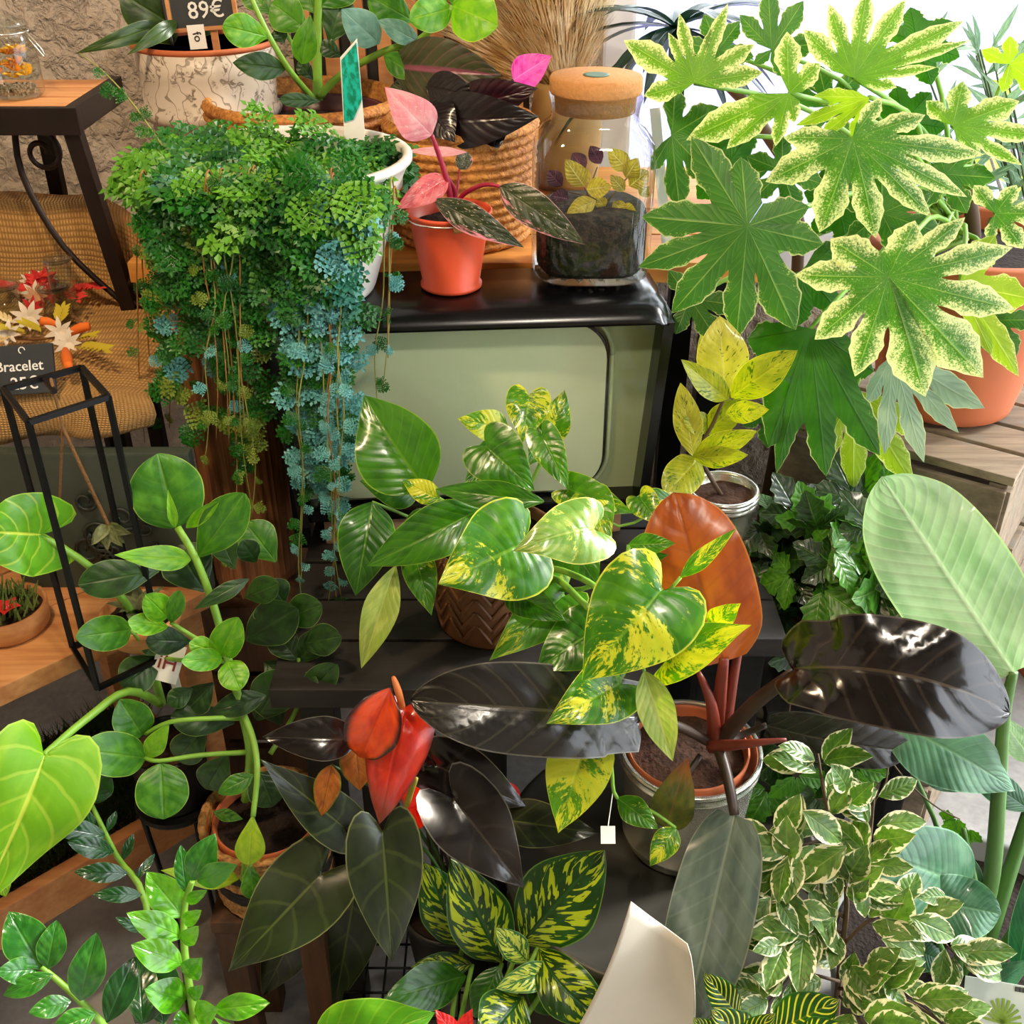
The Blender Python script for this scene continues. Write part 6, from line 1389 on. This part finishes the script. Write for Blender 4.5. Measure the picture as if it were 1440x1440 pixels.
# clip-top jars with dried flowers
def clipjar(c, r, h, label, seed):
    j = thing('clip_top_jar', label, 'jar', c, 'clip-top jars of dried flowers'); c = Vector(c); rg = random.Random(seed)
    m = MB(); m.lathe([(0, .001), (r*.9, .001), (r, .006), (r, h*.62), (r*.86, h*.74), (r*.8, h*.78), (r*.82, h*.84)], c, 40); m.f = m.f[:-1]; m.build('glass_body', M['glass'], j, True)
    MB().lathe([(r*.84, h*.85), (r*.86, h*.88), (r*.8, h*.93), (r*.5, h*.98), (0, h)], c, 40).build('glass_lid', M['glass'], j, True)
    MB().tube([c+Vector((r*.86*math.cos(a), r*.86*math.sin(a), h*.80)) for a in [i*.3142 for i in range(21)]], .0012, None, 5, sub=1).build('wire_bail', M['chrome'], j, True)
    MB().tube([c+Vector((r*.86, -.004, h*.8)), c+Vector((r*1.35, -.012, h*.62)), c+Vector((r*1.4, -.010, h*.5)), c+Vector((r*.95, -.01, h*.74))], .0011, None, 5).build('clasp', M['chrome'], j, True)
    m = MB()
    for i in range(160):
        a = rg.uniform(0, 6.28); q = rg.uniform(0, .85)*r; m.box(c+Vector((q*math.cos(a), q*math.sin(a), .006+rg.uniform(0, .008))), (.004, .003, .003), Matrix.Rotation(a, 3, 'Z'))
    m.build('grain', plain('grain_fill', '#8a7a60', .9, var=.3), j)['kind'] = 'stuff'
    for i in range(16):
        a = rg.uniform(0, 6.28); q = rg.uniform(0, .6)*r; p = c+Vector((q*math.cos(a), q*math.sin(a), h*rg.uniform(.22, .58))); m = MB()
        for k in range(9):
            b = k*.698; d = Vector((math.cos(b), math.sin(b), rg.uniform(.2, .9))).normalized()*r*.34; m.add([p, p+d*.6+Vector((0, 0, .002))+d.orthogonal()*.2, p+d, p+d*.6-d.orthogonal()*.2], [(0, 1, 2, 3)])
        m.build('dried_flower', M['dry%d' % rg.randrange(3)], j)
M['dry0'] = plain('dried_orange', '#e08a10', .8, var=.15); M['dry1'] = plain('dried_yellow', '#e8b020', .8, var=.15); M['dry2'] = plain('dried_peach', '#d8895a', .8, var=.15)
j0 = PZ(40, 138, zt+.006); j0.y = 1.63
clipjar(Vector((-.692, 1.625, zt+.006)), .038, .105, 'clip-top glass jar of orange dried flowers at the rack corner', 3)
clipjar(Vector((-.790, 1.655, zt+.006)), .038, .105, 'clip-top glass jar behind the orange flower jar, beside it on rack', 4)

# small glasses and wreaths on the burlap
zs = .977
def tumbler(x, y, r, h, label, neck=None):
    o = thing('glass_votive', label, 'glass', (x, y, zs), 'small glasses on the burlap'); m = MB()
    m.lathe([(0, .001), (r*.85, .001), (r*.9, .004), (r*.92, h*.85), (r, h*.93), (r, h), (r*.94, h), (r*.86, h*.85), (r*.84, .01), (0, .009)], (x, y, zs), 32); m.build('glass', M['glass'], o, True)
    MB().lathe([(r, h-.002), (r+.0025, h+.001), (r, h+.004), (r-.0025, h+.001), (r, h-.002)], (x, y, zs), 32).build('rim', M['glass'], o, True)
def at_z(px, py): q = PZ(px, py, zs); return q.x, q.y
x, y = -.655, 1.545; tumbler(x, y, .019, .085, 'tall narrow glass bottle vase behind the red wreath')
tumbler(*at_z(10, 448), .027, .05, 'low glass votive left of the yellow flowers')
tumbler(*at_z(86, 455), .022, .055, 'low glass votive between the red and yellow wreaths')
def wreath(name, label, cx, cy, r, pals, seed):
    o = thing(name, label, 'dried flowers', (cx, cy, zs)); rg = random.Random(seed)
    MB().tube([Vector((cx+r*math.cos(i*.3142), cy+r*.8*math.sin(i*.3142), zs+.012)) for i in range(21)], .003, None, 5, sub=1).build('wreath_ring', M['jute'], o, True)
    return o, rg
for nm in (('wred', '#b8161c'), ('wcoral', '#d8352c'), ('wwhite', '#e0d2bc'), ('wpeach', '#c8936a'), ('worange', '#e8701c'), ('wyellow', '#b8a41c'), ('wcream', '#d8c088')): M[nm[0]] = plain(nm[0]+'_petal', nm[1], .8, var=.15)
def sprig(o, mat, px, py, dpx, dpy, n=6, sz=.02, z=zs+.02):
    """a dried leafy sprig from pixel px,py running by dpx,dpy"""
    A = PZ(px, py, z); B = PZ(px+dpx, py+dpy, z+.012); ux = sprig.cache.setdefault(mat, unit_leaf('petal', 'lance', mat, 4, 2, .2, .08, 0, .36))
    for i in range(n):
        f = (i+.5)/n; p = A.lerp(B, f); d = (B-A).normalized(); s = d.cross(Vector((0, 0, 1)))
        for g in (-1, 1): inst('petal', ux, frame(p, d*.8+s*g+Vector((0, 0, .35)), Vector((0, -.6, 1)), sz), o)
    inst('petal', ux, frame(B, (B-A), Vector((0, -.6, 1)), sz), o)
sprig.cache = {}
def bloom(o, mat, px, py, sz=.018, n=8, z=zs+.025):
    p = PZ(px, py, z); ux = sprig.cache.setdefault(mat, unit_leaf('petal', 'lance', mat, 4, 2, .2, .08, 0, .36)); V = (CAM-p).normalized()
    for i in range(n):
        a = i*6.283/n; d = Vector((math.cos(a), math.sin(a)*.6, math.sin(a)*.6)); inst('petal', ux, frame(p, d+V*.35, V, sz), o)
q = at_z(62, 415)
w1, rg = wreath('red_flower_wreath', 'red and white dried flower wreath beside the narrow glass', q[0], q[1], .05, None, 1)
for a in ((48, 412, -42, -8, 5, .022), (30, 402, 30, -12, 4, .022), (95, 410, 38, -4, 5, .024), (60, 412, -10, -22, 4, .02), (100, 408, 10, 14, 4, .02)): sprig(w1, M['wcoral'], *a)
for a in ((62, 395, .026), (75, 412, .022), (45, 432, .018), (50, 400, .022)): bloom(w1, M['wred'], *a)
for a in ((66, 393, .02), (48, 412, .02), (40, 395, .015)): bloom(w1, M['wwhite'], *a)
bloom(w1, M['wpeach'], 52, 416, .02)
q = at_z(60, 470)
w2, rg = wreath('yellow_flower_wreath', 'yellow and orange dried flower wreath with white blooms', q[0], q[1], .055, None, 2)
for a in ((40, 470, -30, -6, 5, .018), (60, 468, -22, -10, 5, .018), (84, 455, 4, -18, 4, .018), (110, 488, 36, 6, 6, .020), (110, 478, 18, -4, 4, .018)): sprig(w2, M['wyellow'], *a)
for a in ((20, 455, -26, -12, 4, .016), (10, 475, -20, 10, 4, .016)): sprig(w2, M['wcream'], *a)
for a in ((84, 466, .022, 7), (95, 482, .022, 8), (40, 446, .026, 9), (10, 470, .022, 8)): bloom(w2, M['wwhite'], *a)
for (a, b) in (((80, 458), (56, 452)), ((96, 470), (126, 458)), ((92, 492), (96, 516))):
    A, B = PZ(a[0], a[1], zs+.02), PZ(b[0], b[1], zs+.03); MB().tube([A, A.lerp(B, .5)+Vector((0, 0, .002)), B], lambda f: .004+.003*math.sin(f*2.6), None, 8).build('bunny_tail', M['worange'], w2, True)
# slate sign
sl = thing('slate_sign', 'slate sign with chalk lettering Bracelet and 25 euros on burlap', 'sign', PZ(34, 545, zs))
a = PZ(30, 520, zs+.032); rot = Matrix.Rotation(R(-4), 3, 'Y') @ Matrix.Rotation(R(-28), 3, 'X')
slt = MB().box(a, (.086, .005, .062), rot, .001).build('slate', M['slate'], sl)
MB().box(PZ(30, 548, zs+.004)+Vector((0, .012, 0)), (.07, .022, .008), None, .001).build('wooden_foot', M['pine2'], sl)
R4 = (rot @ Matrix.Rotation(R(90), 3, 'X')).to_4x4()
text_mesh('Bracelet', .0185, M['chalk'], slt, Matrix.Translation(a+rot @ Vector((-.001, -.003, .004))) @ R4)
text_mesh('25€', .022, M['chalk'], slt, Matrix.Translation(a+rot @ Vector((.004, -.003, -.018))) @ R4)
MB().tube([a+rot @ Vector((.004+.004*math.cos(i*.63), -.003, .024+.004*math.sin(i*.63))) for i in range(8)], .0007, None, 5, sub=1).build('hang_hole', M['chalk'], sl)

# ------------------------------------------------------------------ black wire lantern on the bench
zb_ = .701
la = thing('wire_lantern', 'tall black wire frame lantern on the pine bench', 'lantern', (-.54, 1.17, zb_))
T4 = [P(5, 547, 1.10), P(115, 517, 1.17), P(152, 558, 1.10), P(40, 594, 1.02)]
zt_ = sum(v.z for v in T4)/4; T4 = [PZ(x, y, zt_) for x, y in ((5, 547), (115, 517), (152, 558), (40, 594))]
B4 = [Vector((v.x, v.y, zb_+.004)) for v in T4]
ctr = sum(T4, Vector())/4
for i in range(4):
    MB().bar(T4[i], T4[(i+1) % 4], .006).build('top_bar', M['black_metal'], la); MB().bar(B4[i], B4[(i+1) % 4], .006).build('base_bar', M['black_metal'], la)
    MB().bar(B4[i], T4[i], .006).build('upright', M['black_metal'], la)
MB().bar((T4[0]+T4[1])/2, (T4[2]+T4[3])/2*.45+(T4[0]+T4[1])/2*.55, .005).build('cross_bar', M['black_metal'], la)
# wood bowl with succulents inside the lantern
bw = Vector((ctr.x+.03, ctr.y+.02, zb_+.008))
sp2 = thing('succulent_bowl', 'wooden bowl of grey succulents inside the wire lantern', 'potted plant', bw)
MB().lathe([(0, 0), (.03, 0), (.042, .012), (.05, .035), (.05, .045), (.046, .045), (.044, .035)], bw, 36).build('bowl', M['pine'], sp2, True); soil(sp2, bw+Vector((0, 0, .036)), .044)
ML['su'] = leafmat('succulent_grey', '#4f5a48', '#74806a', '#8a957a', .6, .1, 3, .05)
su = unit_leaf('leaf', 'ovate', ML['su'], 5, 4, .3, .1, 0, .5)
for i in range(12):
    a = i*2.4; d = Vector((math.cos(a), math.sin(a), .4+.07*i)); inst('leaf', su, frame(bw+Vector((0, 0, .04)), d, Vector((-math.cos(a)*.3, -math.sin(a)*.3, 1)), .05-.0015*i), sp2)
ro = thing('jute_hanger', 'jute cord hanger with a hanging grey air plant in lantern', 'hanger', P(148, 745, 1.13))
top = P(88, 600, 1.13); e1_ = P(152, 738, 1.13); e2_ = P(84, 700, 1.15)
MB().tube([top, e1_], .0022, None, 6).build('cord', M['jute'], ro); MB().tube([top, e2_], .0018, None, 6).build('cord', M['jute'], ro)
MB().tube([top+Vector((0, 0, .0)), Vector((top.x, top.y, T4[0].z)), (T4[0]+T4[1])/2*.6+(T4[2]+T4[3])/2*.4], .0018, None, 6).build('cord', M['jute'], ro)
for i in range(9):
    a = i*2.4; inst('leaf', su, frame(e1_, Vector((math.cos(a)*.5, -.3+math.sin(a)*.4, -.9+.1*i)), Vector((0, -1, .3)), .032), ro)
# ornamented green box behind the lantern
gb = thing('ornate_panel', 'dark green wooden panel with carved scroll relief behind lantern', 'panel', (-.52, 1.36, .70))
MB().box((-.545, 1.255, .80), (.26, .02, .22), None, .003).build('board', plain('green_board', '#3c4438', .6, var=.12), gb)
M['relief'] = plain('carved_relief', '#2b302a', .45, .2)
rg = random.Random(5)
for i in range(16):
    cx, cz = -.60+.135*rg.random(), .73+.115*rg.random(); rr = rg.uniform(.013, .022); fl_ = rg.choice((-1, 1)); ph_ = rg.uniform(0, 6.28); pts = []
    for k in range(18):
        f = k/17; aa = ph_+fl_*f*8.5; q = rr*(1-.8*f); pts.append(Vector((cx+q*math.cos(aa), 1.242, cz+q*math.sin(aa))))
    MB().tube(pts, .003, .0018, 5, sub=1).build('scroll', M['relief'], gb, True)
# round wooden dish with red flower, left edge of the bench
wd = Vector((-.625, 1.10, zb_)); wd = PZ(8, 855, zb_+.03); wd.z = zb_
di = thing('wooden_dish', 'round pale wooden dish with moss and red flower on bench', 'dish', wd)
MB().lathe([(0, 0), (.045, 0), (.05, .006), (.052, .035), (.047, .035), (.045, .02)], wd, 40).build('dish', M['pine'], di, True); soil(di, wd+Vector((0, 0, .026)), .046)
m = MB()
for i in range(120):
    a = random.uniform(0, 6.28); q = .04*math.sqrt(random.random()); p = wd+Vector((q*math.cos(a), q*math.sin(a), .028)); m.tube([p, p+Vector((random.uniform(-.01, .01), random.uniform(-.01, .01), random.uniform(.01, .03)))], .0018, .0008, 4)
m.build('moss', ML['cd'], di)['kind'] = 'stuff'
ux = unit_leaf('petal', 'ovate', ML['ap'], 5, 4, .3, .1, 0, .7)
for i in range(5): inst('petal', ux, frame(wd+Vector((.012, -.02, .04)), Vector((math.cos(i*1.25), math.sin(i*1.25), .5)), Vector((0, 0, 1)), .022), di)
